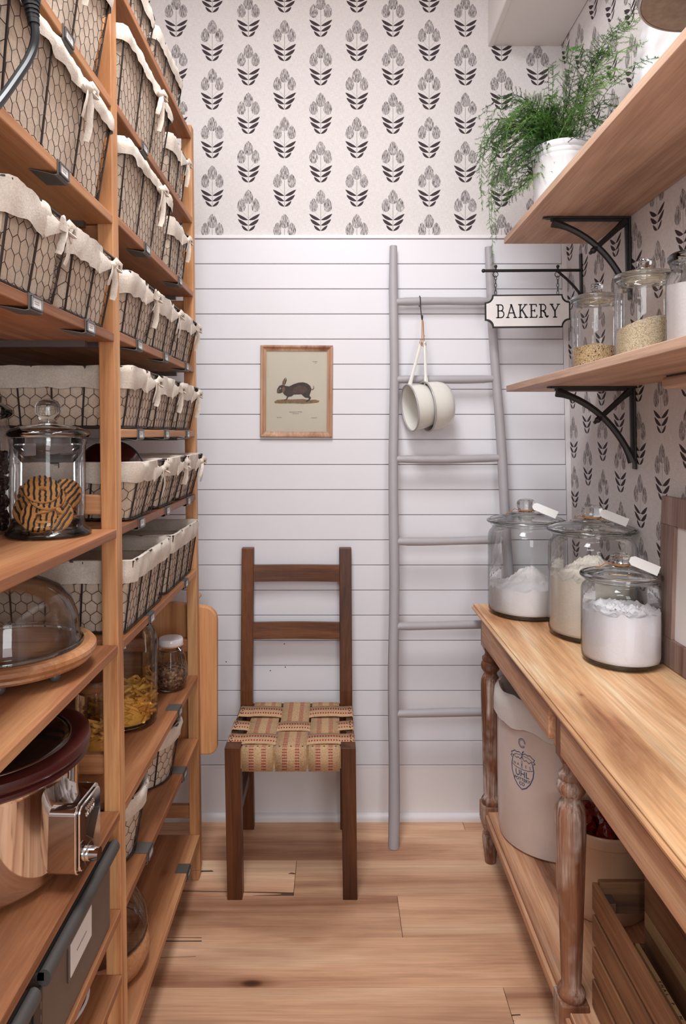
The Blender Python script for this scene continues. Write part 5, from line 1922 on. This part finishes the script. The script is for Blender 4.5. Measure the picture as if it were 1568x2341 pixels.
def text_shape(s, size, align='CENTER', bold=0.0):
    cu = bpy.data.curves.new('lettering', 'FONT')
    cu.body = s
    cu.size = size
    cu.align_x = align
    cu.offset = bold
    cu.resolution_u = 3
    ob = bpy.data.objects.new('lettering', cu)
    COL.objects.link(ob)
    bpy.context.view_layer.update()
    dg = bpy.context.evaluated_depsgraph_get()
    me = bpy.data.meshes.new_from_object(ob.evaluated_get(dg))
    mb = MB()
    mb.v = [tuple(v.co) for v in me.vertices]
    mb.f = [tuple(p.vertices) for p in me.polygons]
    bpy.data.objects.remove(ob)
    bpy.data.curves.remove(cu)
    bpy.data.meshes.remove(me)
    return mb


def line2(mb, pts, w):
    for (x0, y0), (x1, y1) in zip(pts[:-1], pts[1:]):
        d = Vector((x1 - x0, y1 - y0))
        if d.length < 1e-9:
            continue
        nn = Vector((-d.y, d.x)).normalized() * (w / 2)
        e = d.normalized() * (w * 0.3)
        k = len(mb.v)
        mb.v += [(x0 - e.x + nn.x, y0 - e.y + nn.y, 0), (x0 - e.x - nn.x, y0 - e.y - nn.y, 0), (x1 + e.x - nn.x, y1 + e.y - nn.y, 0), (x1 + e.x + nn.x, y1 + e.y + nn.y, 0)]
        mb.f.append((k, k + 1, k + 2, k + 3))


PHI = radians(-139)


def stamp(mb, name, u0, v0, tilt=0.0):
    def f(p):
        x, y = p.x * cos(tilt) - p.y * sin(tilt) + u0, p.x * sin(tilt) + p.y * cos(tilt) + v0
        a = PHI + x / r
        rr_ = r * (0.985 + 0.015 * clamp((y - 0.03) / 0.17, 0, 1)) + 0.0006
        return Vector((rr_ * cos(a), rr_ * sin(a), y))
    # cut long faces so that they follow the curve is not needed at this size
    mb.map(f).build(name, M['blue_ink'], ck)


VC = 0.245
acorn = MB()
shield = [(-0.034, 0.022), (-0.037, 0.006), (-0.035, -0.012), (-0.026, -0.034), (-0.014, -0.048), (0, -0.056), (0.014, -0.048), (0.026, -0.034), (0.035, -0.012), (0.037, 0.006), (0.034, 0.022)]
line2(acorn, shield, 0.0030)
line2(acorn, [(-0.037, 0.008), (-0.02, 0.003), (0.0, 0.0015), (0.02, 0.003), (0.037, 0.008)], 0.0018)
line2(acorn, [(-0.034, 0.022), (-0.03, 0.034), (-0.02, 0.030), (-0.012, 0.034), (-0.006, 0.030), (0, 0.040)], 0.0018)
line2(acorn, [(0.034, 0.022), (0.03, 0.032), (0.022, 0.026), (0.014, 0.032), (0.008, 0.028), (0, 0.040)], 0.0018)
for sg in (-1, 1):
    leaf_ = [(0, 0.044), (0.010, 0.050), (0.018, 0.047), (0.026, 0.049), (0.033, 0.043), (0.039, 0.040), (0.036, 0.034), (0.041, 0.029), (0.035, 0.026)]
    line2(acorn, [(sg * x, y) for x, y in leaf_], 0.0022)
    line2(acorn, [(sg * 0.004, 0.042), (sg * 0.020, 0.041), (sg * 0.034, 0.032)], 0.0014)
line2(acorn, [(0, 0.040), (0.002, 0.052), (0.006, 0.055)], 0.003)
stamp(acorn, 'blue_acorn_stamp', 0, VC)
for s, sz, x, y in (('ACORN', 0.0095, 0, 0), ('WARES', 0.0115, 0, 0.011), ('UHL', 0.024, 0, -0.019), ('POTTERY', 0.0125, 0, -0.032), ('CO', 0.0125, 0, -0.044)):
    if s == 'ACORN':
        for i, c in enumerate(s):
            stamp(text_shape(c, 0.0085), 'blue_lettering', 0, VC + 0.0325 - i * 0.0070)
    elif s == 'WARES':
        for i, c in enumerate(s):
            stamp(text_shape(c, sz), 'blue_lettering', -0.026 + 0.013 * i, VC + 0.010 - 0.0005 * abs(i - 2))
    else:
        stamp(text_shape(s, sz, bold=0.0003), 'blue_lettering', x, VC + y)
ring = MB()
for rr_, wd in ((0.013, 0.0018), (0.0095, 0.0012)):
    line2(ring, [(rr_ * cos(a) * 0.85, rr_ * sin(a)) for a in [2 * pi * k / 20 for k in range(19)]], wd)
stamp(ring, 'blue_ring_stamp', 0.000, VC + 0.078)
bxo = thing('black_box', 'black box with a pale edge standing inside the stamped crock', 'box', (CK[0] - 0.035, CK[1] - 0.02, ZL + 0.0615))
MB().box(-0.055, 0.055, -0.04, 0.04, 0, 0.392).build('box_body', M['black'], bxo, (0, 0, 0), (0, 0, 0), bevel=0.002)
MB().box(-0.0565, -0.054, -0.0415, -0.039, 0, 0.394).build('pale_edge', M['paper'], bxo)
MB().box(-0.0565, 0.0565, -0.0420, -0.0402, 0.350, 0.3535).build('pale_edge', M['paper'], bxo)

C2 = (0.702, 1.798, ZL + 0.0005)
c2 = thing('tan_crock', 'smaller tan stoneware crock behind the middle table leg', 'crock', C2)
r2 = 0.115
MB().lathe([(0, 0), (r2 * 0.95, 0.0), (r2 * 0.98, 0.005), (r2, 0.02), (r2, 0.185), (r2 * 1.04, 0.190), (r2 * 1.04, 0.212), (r2 * 1.0, 0.218), (r2 * 0.92, 0.214), (r2 * 0.90, 0.03), (0, 0.03)], 64).build('crock_body', M['crock_tan'], c2, smooth=True, angle=40)
mk = MB()
line2(mk, [(-0.01, 0), (-0.004, 0.012), (0.002, 0.002), (0.006, 0.014), (0.010, 0.004)], 0.0016)
mk.map(lambda p: Vector(((r2 + 0.0005) * cos(radians(-153) + p.x / r2), (r2 + 0.0005) * sin(radians(-153) + p.x / r2), p.y + 0.145))).build('faded_mark', M['ink'], c2)
M['red'] = plain('red_cellophane', RGB(110, 18, 20), 0.15, spec=0.6)
R.seed(3)
for i in range(7):
    a = i * 0.9
    mb = MB().ball((0, 0, 0), 0.027, 12, 8)
    mb.map(lambda p: p * (1 + 0.45 * noise.noise(p * 60 + Vector((i * 3.1, 0, 0)))))
    o2 = mb.build('wrapped_candy', M['red'], None, (C2[0] + 0.060 * cos(a) * (0 if i == 6 else 1), C2[1] + 0.060 * sin(a) * (0 if i == 6 else 1), ZL + 0.215 + R.uniform(-0.02, 0.006)), (R.uniform(0, 3), R.uniform(0, 3), 0))
    tag(o2, 'crumpled dark red wrapped sweet in the tan crock', 'candy', 'red wrapped sweets')

# ---------------------------------------------------------------- crates on the low shelf
CR = (0.5475, 1.455, ZL)
cr = thing('wooden_crate', 'slatted wooden crate on the low table shelf at the right corner', 'crate', (0.66, 1.12, ZL))


def crl(x0, x1, y0, y1, z0, z1, name, mat, par=None, bev=0.0015):
    o_ = (par or cr).location
    return MB().box(x0 - o_.x, x1 - o_.x, y0 - o_.y, y1 - o_.y, z0 - o_.z, z1 - o_.z).build(name, mat, par or cr, bevel=bev)


ys0, ys1 = 0.80, 1.455
zz0 = ZL + 0.001
for k in range(4):
    a = zz0 + 0.003 + k * 0.0685
    crl(0.5475, 0.5585, ys0, ys1, a, a + 0.0565, 'slat', M['crate_y'])
    crl(0.784, 0.795, ys0, ys1, a, a + 0.060, 'slat', M['crate_y'])
    if k in (0, 1, 3):
        crl(0.5590, 0.7835, ys1 - 0.014, ys1 - 0.001, a - (0.002 if k else 0), a + 0.064, 'end_slat', M['crate_x'])
        crl(0.5590, 0.7835, ys0 + 0.001, ys0 + 0.014, a, a + 0.060, 'end_slat', M['crate_x'])
for k in range(4):
    crl(0.560 + k * 0.056, 0.611 + k * 0.056, ys0 + 0.015, ys1 - 0.015, zz0, zz0 + 0.009, 'bottom_slat', M['crate_y'])
for xx in (0.559, 0.7595):
    for yy in (ys0 + 0.0145, ys1 - 0.0395):
        crl(xx, xx + 0.024, yy, yy + 0.025, zz0 + 0.009, zz0 + 0.245, 'corner_block', M['crate_x'])
crl(0.560, 0.583, ys1 - 0.0395, ys1 - 0.0145, zz0 + 0.246, zz0 + 0.2475, 'corner_plate', M['clip'], bev=0)
# plank box standing in the crate
pb = thing('plank_box', 'taller striped plank box standing inside the slatted crate', 'crate', (0.72, 1.12, ZL + 0.0105))
zb0 = ZL + 0.0105
hs = (0.0, 0.068, 0.130, 0.192, 0.224, 0.300)
mats = ('crate_y', 'crate_y', 'crate_y', 'crate_light', 'crate_y')
for k in range(5):
    crl(0.640, 0.652, 0.875, 1.412, zb0 + hs[k] + 0.0004, zb0 + hs[k + 1] - 0.0004, 'plank', M[mats[k]], pb, 0.0006)
    crl(0.744, 0.756, 0.875, 1.412, zb0 + hs[k] + 0.0004, zb0 + hs[k + 1] - 0.0004, 'plank', M[mats[k]], pb, 0.0006)
    crl(0.6525, 0.7435, 1.400, 1.412, zb0 + hs[k] + 0.0004, zb0 + hs[k + 1] - 0.0004, 'end_plank', M['crate_x'], pb, 0.0006)
    crl(0.6525, 0.7435, 0.875, 0.887, zb0 + hs[k] + 0.0004, zb0 + hs[k + 1] - 0.0004, 'end_plank', M['crate_x'], pb, 0.0006)
st = thing('yardstick', 'pale wooden strip with black print lying inside the slatted crate', 'ruler', (0.6215, 1.205, ZL + 0.0105))
MB().box(-0.004, 0.004, -0.20, 0.20, 0, 0.162).build('strip', M['crate_light'], st, bevel=0.0005)
for i, (s_, y_) in enumerate((('T', 0.10), ('N', 0.09), ('A', 0.08), ('L', 0.07), ('P', 0.05), ('N', 0.02))):
    m_ = text_shape(s_, 0.009, bold=0.0004)
    m_.map(lambda p: Vector((p.y * 0.8 - 0.003, y_ - p.x, 0.1623))).build('black_print', M['ink'], st)

# ---------------------------------------------------------------- leaning frame on the table
lf = thing('leaning_frame', 'greyed wood frame with a white mat leaning on the wall over the table', 'picture', (0.839, 1.497, ZT + 0.0008), (0, radians(1.6), 0))
FWY, FHZ, BW = 0.245, 0.418, 0.070
for y0, y1, z0, z1 in ((-FWY, FWY, 0, BW), (-FWY, FWY, FHZ - BW, FHZ), (-FWY, -FWY + BW, BW, FHZ - BW), (FWY - BW, FWY, BW, FHZ - BW)):
    hor = z1 - z0 < 0.1
    MB().box(-0.018, 0.0, y0, y1, z0, z1).build('frame_side', M['frame_grey'], lf, bevel=0.002)
MB().box(-0.009, -0.003, -FWY + BW, FWY - BW, BW, FHZ - BW).build('white_mat', M['paper'], lf)

# ---------------------------------------------------------------- hanging sign
SY = 2.326
zb_ = 1.958
xw = wall_r(zb_) - 0.0005
sg_ = thing('bakery_sign', 'white enamel BAKERY sign hanging on chains from a black iron bracket', 'sign', (xw, SY, zb_))
MB().hexa([(-0.006 + 0.02 * 0.115, -0.009, -0.115), (0.02 * 0.115, -0.009, -0.115), (0.02 * 0.115, 0.009, -0.115), (-0.006 + 0.02 * 0.115, 0.009, -0.115)],
          [(-0.006 - 0.02 * 0.055, -0.009, 0.055), (-0.02 * 0.055, -0.009, 0.055), (-0.02 * 0.055, 0.009, 0.055), (-0.006 - 0.02 * 0.055, 0.009, 0.055)]).build('wall_bar', M['iron'], sg_, bevel=0.001)
X0 = (1105 - 766) / 1560 * SY - xw
arm = MB().tube([(-0.004, 0, 0), (X0, 0, -0.002)], 0.0052, 10)
arm.ball((X0, 0, -0.002), 0.0068, 12, 8)
arm.build('arm', M['iron'], sg_, smooth=True)
xl, xr = (1133 - 766) / 1560 * SY - xw, (1275 - 766) / 1560 * SY - xw
MB().tube([(xr, 0, -0.004), (xr + 0.03, 0, -0.030), (xr + 0.055, 0, -0.055), (xr + 0.071, 0, -0.075), (-0.003, 0, -0.092)][:4] + [(-0.0035, 0, -0.094)], 0.0045, 10).build('brace', M['iron'], sg_, smooth=True)
ZP = -0.083
for x in (xl, xr):
    fin = MB().tube([(x, 0, -0.006), (x, 0, 0.009)], 0.0035, 8)
    fin.ball((x, 0, 0.013), 0.0058, 10, 7)
    fin.build('finial', M['iron'], sg_, smooth=True)
    MB().torus((x - 0.001, 0, -0.0145), 0.0088, 0.0014, 18, 6, 'y').build('ring', M['iron'], sg_, smooth=True)
    for i in range(5):
        z_ = -0.0265 - i * 0.0125
        pts = []
        for k in range(10):
            a = 2 * pi * k / 10
            u, v = 0.0036 * cos(a), 0.0078 * sin(a)
            pts.append((x + (u if i % 2 == 0 else 0), (0 if i % 2 == 0 else u), z_ + v))
        MB().tube(pts, 0.0011, 5, closed=True, up=(0, 1, 0) if i % 2 == 0 else (1, 0, 0)).build('chain_link', M['iron'], sg_, smooth=True)
SX0, SX1 = (1108 - 766) / 1560 * SY - xw, (1303 - 766) / 1560 * SY - xw
SW, SH_ = SX1 - SX0, 0.1135


def ticket(w, h, c):
    out = []
    for cx_, cy_, a0 in ((w / 2, -h / 2, 180), (w / 2, h / 2, 270), (-w / 2, h / 2, 0), (-w / 2, -h / 2, 90)):
        n = 5
        arc_ = [(cx_ + c * cos(radians(a0 - 90 * i / n)), cy_ + c * sin(radians(a0 - 90 * i / n))) for i in range(n + 1)]
        out += arc_
    return out


Bz = Matrix(((1, 0, 0, (SX0 + SX1) / 2), (0, 0, 1, 0), (0, 1, 0, ZP - SH_ / 2), (0, 0, 0, 1))) @ Matrix.Rotation(radians(0.6), 4, 'Z')
plate = MB().prism(ticket(SW, SH_, 0.026), -0.003, 0.003, Bz).build('sign_plate', M['iron'], sg_, fix=True)
MB().prism(ticket(SW - 0.010, SH_ - 0.010, 0.0255), -0.0045, 0.0045, Bz).build('enamel_face', plain('white_enamel_face', RGB(232, 226, 224), 0.3, var=0.03, vscale=30), plate, bevel=0.0012, fix=True)


def arc2(cx_, cy_, rx, ry, a0, a1, n=8):
    return [(cx_ + rx * cos(radians(a0 + (a1 - a0) * i / n)), cy_ + ry * sin(radians(a0 + (a1 - a0) * i / n))) for i in range(n + 1)]


TH, TN = 0.125, 0.085
GLY = {
    'B': (0.72, [([(0.16, 0), (0.16, 1)], TH), ([(0, 1), (0.40, 1)] + arc2(0.40, 0.765, 0.20, 0.235, 90, -90) + [(0.16, 0.53)], TN), ([(0.40, 0.53)] + arc2(0.42, 0.265, 0.25, 0.265, 90, -90) + [(0, 0)], TN)]),
    'A': (0.86, [([(0.08, 0), (0.42, 1)], TN), ([(0.42, 1), (0.78, 0)], TH), ([(0.2, 0.36), (0.64, 0.36)], TN), ([(-0.04, 0), (0.22, 0)], TN), ([(0.62, 0), (0.92, 0)], TN), ([(0.34, 1), (0.46, 1)], TN)]),
    'K': (0.80, [([(0.16, 0), (0.16, 1)], TH), ([(0, 0), (0.32, 0)], TN), ([(0, 1), (0.32, 1)], TN), ([(0.66, 1), (0.17, 0.45)], TN), ([(0.32, 0.60), (0.72, 0)], TH), ([(0.5, 1), (0.78, 1)], TN), ([(0.56, 0), (0.86, 0)], TN)]),
    'E': (0.66, [([(0.16, 0), (0.16, 1)], TH), ([(0, 1), (0.60, 1), (0.62, 0.84)], TN), ([(0.16, 0.52), (0.46, 0.52)], TN), ([(0.46, 0.61), (0.46, 0.43)], TN), ([(0, 0), (0.63, 0), (0.66, 0.17)], TN)]),
    'R': (0.80, [([(0.16, 0), (0.16, 1)], TH), ([(0, 0), (0.32, 0)], TN), ([(0, 1), (0.38, 1)] + arc2(0.38, 0.755, 0.21, 0.245, 90, -90) + [(0.16, 0.51)], TN), ([(0.34, 0.51), (0.52, 0.36), (0.58, 0.12), (0.70, 0.02), (0.80, 0.10)], TH)]),
    'Y': (0.80, [([(0.10, 1), (0.42, 0.46)], TH), ([(0.74, 1), (0.42, 0.46)], TN), ([(0.42, 0.46), (0.42, 0)], TH), ([(0.26, 0), (0.58, 0)], TN), ([(-0.02, 1), (0.26, 1)], TN), ([(0.60, 1), (0.86, 1)], TN)]),
}
HL, x = 0.0435, 0.0
tot = sum(GLY[c][0] for c in 'BAKERY') + 5 * 0.20
scl = (SW * 0.735) / (tot * HL)
for c in 'BAKERY':
    w_, strokes = GLY[c]
    g = MB()
    for pts_, th in strokes:
        line2(g, [((x + a - tot / 2) * HL * scl, (b - 0.5) * HL) for a, b in pts_], th * HL)
    g.map(lambda p: Bz @ Vector((p.x, p.y, -0.0049)))
    g.build('black_letter', M['ink'], plate)
    x += w_ + 0.20

# ---------------------------------------------------------------- enamel pans on a hook
hook = thing('wire_hook', 'black wire hook over the top ladder rung', 'hook', (0.302, 2.425, 1.80))
rp = rail_pt(RL, 1.872)
ry, rz_ = rp.y - 2.425, 1.872 - 1.80
hp = [(0.001, ry + 0.019, rz_ - 0.014), (0.0, ry + 0.0200, rz_ + 0.004), (0.0, ry + 0.012, rz_ + 0.016), (0.0, ry, rz_ + 0.0205), (0.0, ry - 0.013, rz_ + 0.014), (0.0, ry - 0.0185, rz_ + 0.002),
      (0.001, ry - 0.020, rz_ - 0.03), (0.003, -0.016, 0.012), (0.004, -0.020, 0.002), (0.004, -0.028, -0.001), (0.004, -0.034, 0.006), (0.004, -0.035, 0.016)]
MB().tube(hp, 0.0018, 8).build('hook_wire', M['iron'], hook, smooth=True)


def pan(label, loc, tiltdeg, sc_):
    t = thing('enamel_saucepan', label, 'saucepan', loc, (0, 0, radians(14)), 'enamel saucepans on the ladder')
    # axis along local +X (opening faces -X)
    rM = Matrix.Rotation(radians(tiltdeg), 4, 'Y') @ Matrix(((0, 0, 1, 0), (0, 1, 0, 0), (-1, 0, 0, 0), (0, 0, 0, 1)))
    R0 = 0.083 * sc_
    prof = [(R0, 0.0), (R0 * 0.985, 0.004), (R0 * 0.98, 0.02), (R0 * 0.965, 0.045), (R0 * 0.91, 0.066), (R0 * 0.80, 0.080), (R0 * 0.62, 0.087), (0, 0.089)]
    inn = [(R0 * 0.985, 0.001), (R0 * 0.965, 0.02), (R0 * 0.95, 0.044), (R0 * 0.89, 0.064), (R0 * 0.78, 0.077), (R0 * 0.6, 0.084), (0, 0.0855)]
    MB().lathe(prof, 48).map(lambda p: rM @ p).build('pan_body', M['enamel'], t, smooth=True, angle=60)
    MB().lathe(inn, 48).map(lambda p: rM @ p).build('pan_inside', M['enamel'], t, smooth=True, angle=60)
    MB().torus((0, 0, 0.001), R0 * 1.005, 0.0028, 48, 8).map(lambda p: rM @ p).build('rolled_rim', M['enamel_rim'], t, smooth=True)
    up = rM @ Vector((-R0 * 1.02, 0, 0.008))
    hd = Vector((0.006, 0.004, 0)) + up
    return t, up


p1, u1 = pan('front cream enamel saucepan hanging open side left on the ladder', (0.258, 2.366, 1.490), -8, 0.97)
p2_, u2 = pan('rear cream enamel saucepan nested behind the front one', (0.3150, 2.3745, 1.4950), -7, 1.04)
topw = Vector((0.3045, 2.393, 1.722))
for k, (t, u) in enumerate(((p1, u1), (p2_, u2))):
    inv = (Matrix.Translation(t.location) @ Matrix.Rotation(t.rotation_euler.z, 4, 'Z')).inverted()
    e = inv @ (topw + Vector((0.012 * k - 0.003, -0.008 * k, 0)))
    a = u + Vector((0.004, 0, -0.004))
    pts = [a + Vector((0.002, 0, -0.004)), a, a.lerp(e, 0.15), a.lerp(e, 0.6), e]
    MB().tube(pts, [0.0105, 0.0085, 0.0062, 0.0058, 0.0066], 10, flat=0.75).build('handle', M['enamel'], t, smooth=True)
    MB().torus(tuple(e + Vector((0, -0.006, -0.008))), 0.0032, 0.0011, 12, 5, 'y').build('hanging_hole', M['enamel_rim'], t, smooth=True)
tw = MB()
for i, dx in enumerate((-0.002, 0.0025, 0.0005)):
    tw.tube([(0.3065 + dx * 0.3, 2.397, 1.803), (0.306 + dx, 2.386, 1.790), (0.306 + dx * 1.5, 2.384, 1.755), (0.3055 + dx * 2.5, 2.382, 1.712 - 0.004 * i), (0.3045 + dx * 1.2, 2.384, 1.708)], 0.0012, 6)
tw.tube([(0.303, 2.381, 1.728), (0.309, 2.379, 1.730), (0.312, 2.380, 1.744)], 0.001, 5)
tw.tube([(0.300, 2.381, 1.730), (0.296, 2.379, 1.726), (0.295, 2.380, 1.715)], 0.001, 5)
tag(tw.build('twine_loop', M['twine'], None, smooth=True), 'jute twine loop tying the saucepans to the hook', 'twine')

# ---------------------------------------------------------------- white platter and galvanised stand, upper shelf
ZU = 2.038
pt = thing('white_platter', 'large white ceramic platter leaning on the wall, upper right corner', 'platter', (0.772, 1.50, ZU + 0.001), (0, radians(4.2), 0))
rp_ = 0.27
Mx = Matrix(((0, 0, -1, 0), (0, 1, 0, 0), (1, 0, 0, rp_), (0, 0, 0, 1)))
MB().lathe([(0, 0.002), (rp_ * 0.70, 0.002), (rp_ * 0.76, 0.006), (rp_ * 0.80, 0.014), (rp_ * 0.86, 0.015), (rp_ * 0.89, 0.0165), (rp_ * 0.91, 0.0155), (rp_ * 0.975, 0.020), (rp_, 0.019), (rp_ * 0.995, 0.015), (rp_ * 0.80, 0.004), (rp_ * 0.72, -0.004), (0, -0.004)], 96).map(
    lambda p: Mx @ p).build('platter_body', M['ceramic'], pt, smooth=True, angle=60)
gs_ = thing('cake_stand', 'galvanised metal stand seen from below at the upper right corner', 'stand', (0.633, 1.135, ZU + 0.0006))
MB().lathe([(0, 0.0), (0.062, 0.0), (0.064, 0.004), (0.050, 0.010), (0.020, 0.020), (0.013, 0.05), (0.016, 0.090), (0.026, 0.098), (0, 0.098)], 40).build('pedestal', M['galv'], gs_, smooth=True, angle=40)
MB().lathe([(0, 0.0985), (0.113, 0.0985), (0.119, 0.103), (0.121, 0.116), (0.118, 0.118), (0.114, 0.107), (0, 0.106)], 64).build('plate', M['galv'], gs_, smooth=True, angle=35)
MB().torus((0, 0, 0.100), 0.1165, 0.0022, 64, 6).build('rim_bead', M['steel'], gs_, smooth=True)

# ---------------------------------------------------------------- asparagus fern
FP = (0.681, 2.052, ZU)
fern = thing('potted_fern', 'asparagus fern in a white ceramic pot on the upper shelf', 'plant', FP)
MB().lathe([(0, 0), (0.074, 0), (0.078, 0.004), (0.080, 0.03), (0.084, 0.165), (0.0865, 0.170), (0.0865, 0.178), (0.084, 0.181), (0.0870, 0.185), (0.0870, 0.193), (0.0845, 0.196), (0.088, 0.200), (0.089, 0.212), (0.086, 0.217), (0.080, 0.214), (0.080, 0.195), (0, 0.195)], 56).build(
    'pot', M['ceramic'], fern, smooth=True, angle=40)
MB().lathe([(0.079, 0.1955), (0.05, 0.201), (0, 0.203)], 24).build('soil', M['soil'], fern, smooth=True)
M['fern_a'] = plain('fern_green', RGB(66, 108, 36), 0.6, var=0.2, vscale=30)
M['fern_b'] = plain('fern_dark_green', RGB(40, 76, 26), 0.6, var=0.2, vscale=30)
M['fern_c'] = plain('fern_light_green', RGB(108, 142, 72), 0.6, var=0.2, vscale=30)
rf = random.Random(21)


def frond(p0, p1, p2, mat, n_br, blen, needle=0.0075, start=0.18, dens=17):
    mb = MB()
    P0, P1, P2 = Vector(p0), Vector(p1), Vector(p2)

    def at_(s):
        return P0 * (1 - s) ** 2 + P1 * (2 * s * (1 - s)) + P2 * s * s
    mb.tube([at_(i / 12) for i in range(13)], [0.0013 - 0.0009 * i / 12 for i in range(13)], 4, cap=False)

    def needles(a, d, length, cnt):
        d = d.normalized()
        for j in range(cnt):
            c = a + d * (length * (j + 0.5) / cnt)
            q = Vector((rf.gauss(0, 1), rf.gauss(0, 1), rf.gauss(0, 1)))
            q = (q - d * q.dot(d))
            if q.length < 1e-4:
                continue
            q = (q.normalized() + d * 0.9).normalized() * needle * rf.uniform(0.6, 1.15)
            w = q.cross(Vector((rf.gauss(0, 1), rf.gauss(0, 1), rf.gauss(0, 1))))
            if w.length < 1e-9:
                continue
            w = w.normalized() * 0.00052
            k = len(mb.v)
            mb.v += [tuple(c - w), tuple(c + w), tuple(c + q)]
            mb.f.append((k, k + 1, k + 2))
    for b in range(n_br):
        s = start + (1 - start) * (b + rf.uniform(0, 0.9)) / n_br
        a = at_(min(s, 0.999))
        t_ = (at_(min(s + 0.03, 1)) - at_(max(s - 0.03, 0))).normalized()
        sd = t_.cross(Vector((rf.gauss(0, 0.5), rf.gauss(0, 0.5), 1))).normalized()
        if b % 2:
            sd = -sd
        d = (sd + t_ * 0.75 + Vector((0, 0, rf.uniform(-0.25, 0.2)))).normalized()
        ln_ = blen * (1.15 - 0.8 * s) * rf.uniform(0.6, 1.2)
        e = a + d * ln_ + Vector((0, 0, -0.1 * ln_))
        mb.tube([a, e], [0.0005, 0.0002], 3, cap=False)
        needles(a, e - a, ln_, max(4, int(dens * ln_ / 0.03)) * 2)
    needles(at_(0.8), P2 - at_(0.8), (P2 - at_(0.8)).length, 24)
    mb.map(lambda p: Vector((min(p.x, wall_r(p.z + ZU) - FP[0] - 0.004), p.y, p.z)))
    return mb.build('frond', mat, fern)


def wp(x, y, z):
    return (x - FP[0], y - FP[1], z - FP[2])


GREENS = ['fern_a', 'fern_b', 'fern_a', 'fern_c', 'fern_b']
base = (0, 0, 0.19)


def root_pt():
    return (rf.uniform(-0.045, 0.045), rf.uniform(-0.045, 0.045), 0.20)


for i in range(28):      # arching over the front edge
    ex, ey, ez = rf.uniform(0.415, 0.56), rf.uniform(1.94, 2.20), rf.uniform(2.10, 2.36)
    frond(root_pt(), wp((ex + 0.70) / 2 + 0.01, (ey + 2.05) / 2, ez + rf.uniform(0.09, 0.2)), wp(ex, ey, ez), M[GREENS[i % 5]], 34, 0.055)
for i in range(26):      # dense crown above the pot
    ex, ey, ez = rf.uniform(0.50, 0.70), rf.uniform(1.93, 2.15), rf.uniform(2.27, 2.40)
    frond(root_pt(), wp((ex + 0.68) / 2, (ey + 2.05) / 2, ez + rf.uniform(0.04, 0.09)), wp(ex, ey, ez - 0.02), M[GREENS[(i + 1) % 5]], 30, 0.05)
for i in range(9):       # upright
    ex, ey, ez = rf.uniform(0.58, 0.80), rf.uniform(1.80, 2.18), rf.uniform(2.36, 2.49)
    frond(root_pt(), wp((ex + 0.68) / 2, 2.05, ez - 0.03), wp(ex, ey, ez), M[GREENS[i % 5]], 26, 0.045)
for i in range(17):      # toward the room along the shelf
    ex, ey, ez = rf.uniform(0.60, 0.77), rf.uniform(1.56, 1.82), rf.uniform(2.20, 2.44)
    frond(root_pt(), wp((ex + 0.68) / 2, (ey + 2.0) / 2, ez + rf.uniform(0.05, 0.12)), wp(ex, ey, ez), M[GREENS[(i + 3) % 5]], 30, 0.05)
for ex, ey, ez in ((0.492, 2.12, 1.930), (0.475, 2.09, 2.03), (0.505, 2.14, 2.02), (0.44, 2.06, 2.12), (0.46, 2.13, 2.10), (0.51, 2.02, 2.10)):   # hanging strands
    frond(root_pt(), wp(ex - 0.04, ey, 2.52), wp(ex, ey, ez), M[rf.choice(['fern_c', 'fern_a'])], 46, 0.045, start=0.3)
